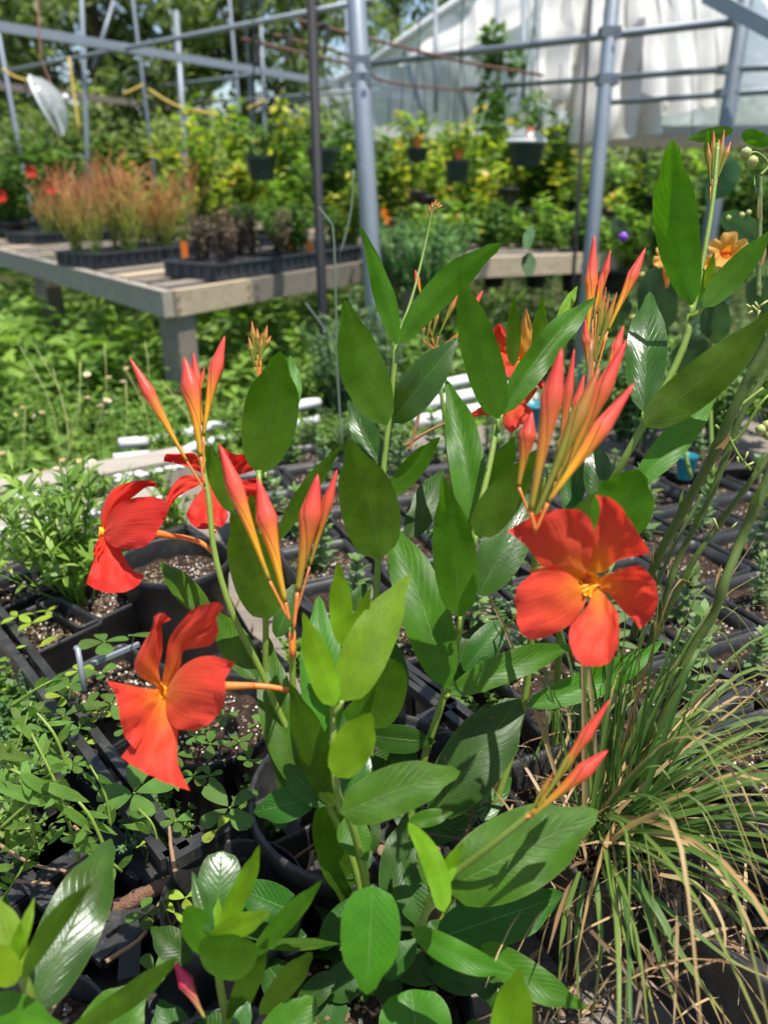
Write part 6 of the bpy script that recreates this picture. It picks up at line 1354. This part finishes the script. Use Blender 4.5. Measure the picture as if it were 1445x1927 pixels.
# ================================================================== GREEN CANES at right
CN = thing('cane_plant', 'bundle of dark green leafless canes slanting up to the right edge', 'plant', P(1200, 1440, .62))
for pts, r0, r1 in [(p_, x_*.74, y_*.74) for p_, x_, y_ in [([(1190, 1200, .64), (1229, 1068, .60), (1281, 967, .57), (1339, 860, .54), (1385, 760, .52), (1475, 590, .50)], .0042, .0046), ([(1215, 1230, .64), (1255, 1111, .61), (1281, 1041, .60), (1334, 939, .58), (1365, 860, .57), (1400, 770, .56), (1470, 660, .55)], .0030, .0030),
      ([(1180, 1320, .64), (1234, 1194, .61), (1303, 1058, .58), (1351, 989, .57), (1410, 908, .55), (1490, 800, .54)], .0032, .0026), ([(1170, 1560, .60), (1215, 1425, .57), (1267, 1300, .55), (1303, 1218, .54), (1341, 1158, .53), (1363, 1094, .52), (1394, 1015, .52), (1427, 939, .51), (1480, 820, .50)], .0034, .0044),
      ([(1195, 1240, .66), (1230, 1120, .64), (1262, 1040, .63), (1320, 930, .62)], .0022, .0020), ([(1426, 560, .56), (1428, 470, .56), (1430, 330, .56)], .0026, .0020)]]:
    s_ = spline([P(*q) for q in pts], 48); rr_ = [(r0+(r1-r0)*i/47)*(1.28 if i % 9 == 4 else (1.1 if i % 9 == 5 else 1)) for i in range(48)]; gr = random.Random(int(r0*1e6))
    o = MB().tube(s_, rr_, 9).obj('cane', M['cane'], CN, True)
    for i in range(4, 47, 9):
        d_ = (s_[i+1]-s_[i]).normalized(); sd = Matrix.Rotation(gr.uniform(0, 6), 3, d_) @ d_.orthogonal().normalized(); q0 = s_[i]+sd*rr_[i]*.8; q1 = q0+d_*.016+sd*.0035; wv = d_.cross(sd)*rr_[i]*.8
        obj('sheath', [q0-wv, q0+wv, (q0+q1)/2+sd*.0012+wv*.6, (q0+q1)/2+sd*.0012-wv*.6, q1], [(0, 1, 2, 3), (3, 2, 4)], M['blade_t'] if i % 2 else M['stem'], CN, [(0, 0), (1, 0), (1, .5), (0, .5), (.5, 1)])
PV = thing('pod_vine', 'thin yellow green twisting vine with pale round pods at the right edge', 'climbing plant', P(1400, 900, .52))
stem(PV, [(1430, 330, .54), (1445, 310, .54), (1425, 288, .54), (1400, 290, .54)], .0010, .0008); stem(PV, [(1435, 730, .54), (1385, 770, .54), (1365, 800, .54), (1385, 850, .54), (1412, 885, .54)], .0010, .0010); stem(PV, [(1345, 800, .55), (1380, 830, .55), (1430, 760, .54), (1450, 740, .54)], .0012, .0010)
for x, y, r_ in [(1403, 288, 11), (1415, 304, 11), (1430, 808, 10), (1443, 800, 10), (1448, 820, 10), (1395, 405, 10), (1408, 400, 9), (1370, 410, 9)]:
    p = P(x, y, .53 if y < 320 or y > 700 else .9); rr = r_/FPX*.53; MB().lathe([(.0002, -rr), (rr*.7, -rr*.7), (rr, 0), (rr*.75, rr*.65), (.0003, rr)], (p.x, p.y, p.z), 10).obj('pod', M['pod'], PV, True)
for k in range(14):
    x, y = random.choice([(1405, 560), (1418, 590), (1380, 790), (1400, 870), (1360, 1000)]); p = P(x+random.uniform(-14, 14), y+random.uniform(-14, 14), .53); q = p+Vector((random.uniform(-.006, .006), 0, random.uniform(.002, .008))); MB().tube([p, q], .0008, 4).obj('tendril', M['pod'], PV, True)

# ================================================================== MORE LOW PLANTS AND TRAYS AT LEFT
for (x, y, rz, lab) in [(70, 1640, R(-40), 'empty black tray under the narrow leaved weed at the left edge'), (240, 1560, R(-38), 'empty black tray below the large clover leaf'), (150, 1850, R(-40), 'empty black tray behind the shiny lower left leaf')]:
    c = G(x, y, PZ+.03); t = thing('seedling_tray', lab, 'tray', (c.x, c.y, PZ+.002), rz); m = tray_meshes(.17, .15, .035, 0); link('tray_body', m.mesh('tray_body', M['plastic']), t)
g = random.Random(77)
for k, x in enumerate(sorted(g.uniform(-10, 560) for _ in range(16))):
    y = g.uniform(805, 870); p = G(x, y, .44); t = thing('weed', ORD[k]+' from the left, low weed growing over the white roll and timbers', 'weed', p, k, 'weeds over the timbers at left'); s_ = g.uniform(.35, .6); o = link('foliage', sg[3], t, (0, 0, 0), (0, 0, 0), (s_, s_, s_)); o['kind'] = 'stuff'
NW2 = thing('narrow_leaved_weed', 'loose bright green weed below the clover plant at lower left', 'weed', G(200, 1640, PZ))
for (x0, y0, x1, y1, d) in [(230, 1640, 100, 1560, .55), (0, 1700, 60, 1600, .55), (210, 1560, 170, 1440, .56), (300, 1600, 260, 1520, .56), (20, 1330, 100, 1280, .60), (0, 1480, 60, 1320, .58), (60, 1490, 130, 1420, .57)]:
    stem(NW2, [(x0, y0, d), ((x0+x1)/2+8, (y0+y1)/2-8, d-.005), (x1, y1, d)], .0010, .0007, 'stem', 'stem', 10)
    for k in range(9):
        t = (k+.5)/9; x = x0+(x1-x0)*t; y = y0+(y1-y0)*t; an = g.uniform(0, 6.28); L = g.uniform(24, 52)
        leaf(NW2, (x, y), (x+L*math.cos(an), y+L*math.sin(an)*.75+4), g.uniform(8, 17), 'u', d, 'weedleaf' if k % 3 else 'clover', roll=g.uniform(-.5, .5), arch=-.02, nl=8, nw=4, dt=d+g.uniform(-.02, .02), fold=.2)

FW_ = [shrub_mesh('foliage', M['fol_weed'], .05, .06, 12, 260, .014, .006, 51, lean=.9), shrub_mesh('foliage', M['fol_fern'], .06, .07, 14, 420, .011, .0035, 52, lean=.8), shrub_mesh('foliage', M['fol_green'], .05, .05, 12, 220, .016, .008, 53, lean=1.0)]
zone = [(g.uniform(-10, 120), g.uniform(1340, 1640)) for _ in range(9)] + [(g.uniform(230, 520), g.uniform(1330, 1600)) for _ in range(5)] + [(g.uniform(560, 980), g.uniform(1000, 1400)) for _ in range(8)] + [(g.uniform(-10, 260), g.uniform(960, 1110)) for _ in range(10)]
for k, (x, y) in enumerate(sorted(zone)):
    c = G(x, y, PZ+.04); t = thing('ground_weed', ORD[k % 39]+(' further' if k > 38 else '')+' from the left, fine small leaved weed creeping among the pots', 'weed', c, k*1.1, 'fine weeds creeping among the pots'); s_ = g.uniform(.45, .95); o = link('foliage', FW_[k % 3], t, (0, 0, 0), (0, 0, 0), (s_, s_, s_)); o['kind'] = 'stuff'
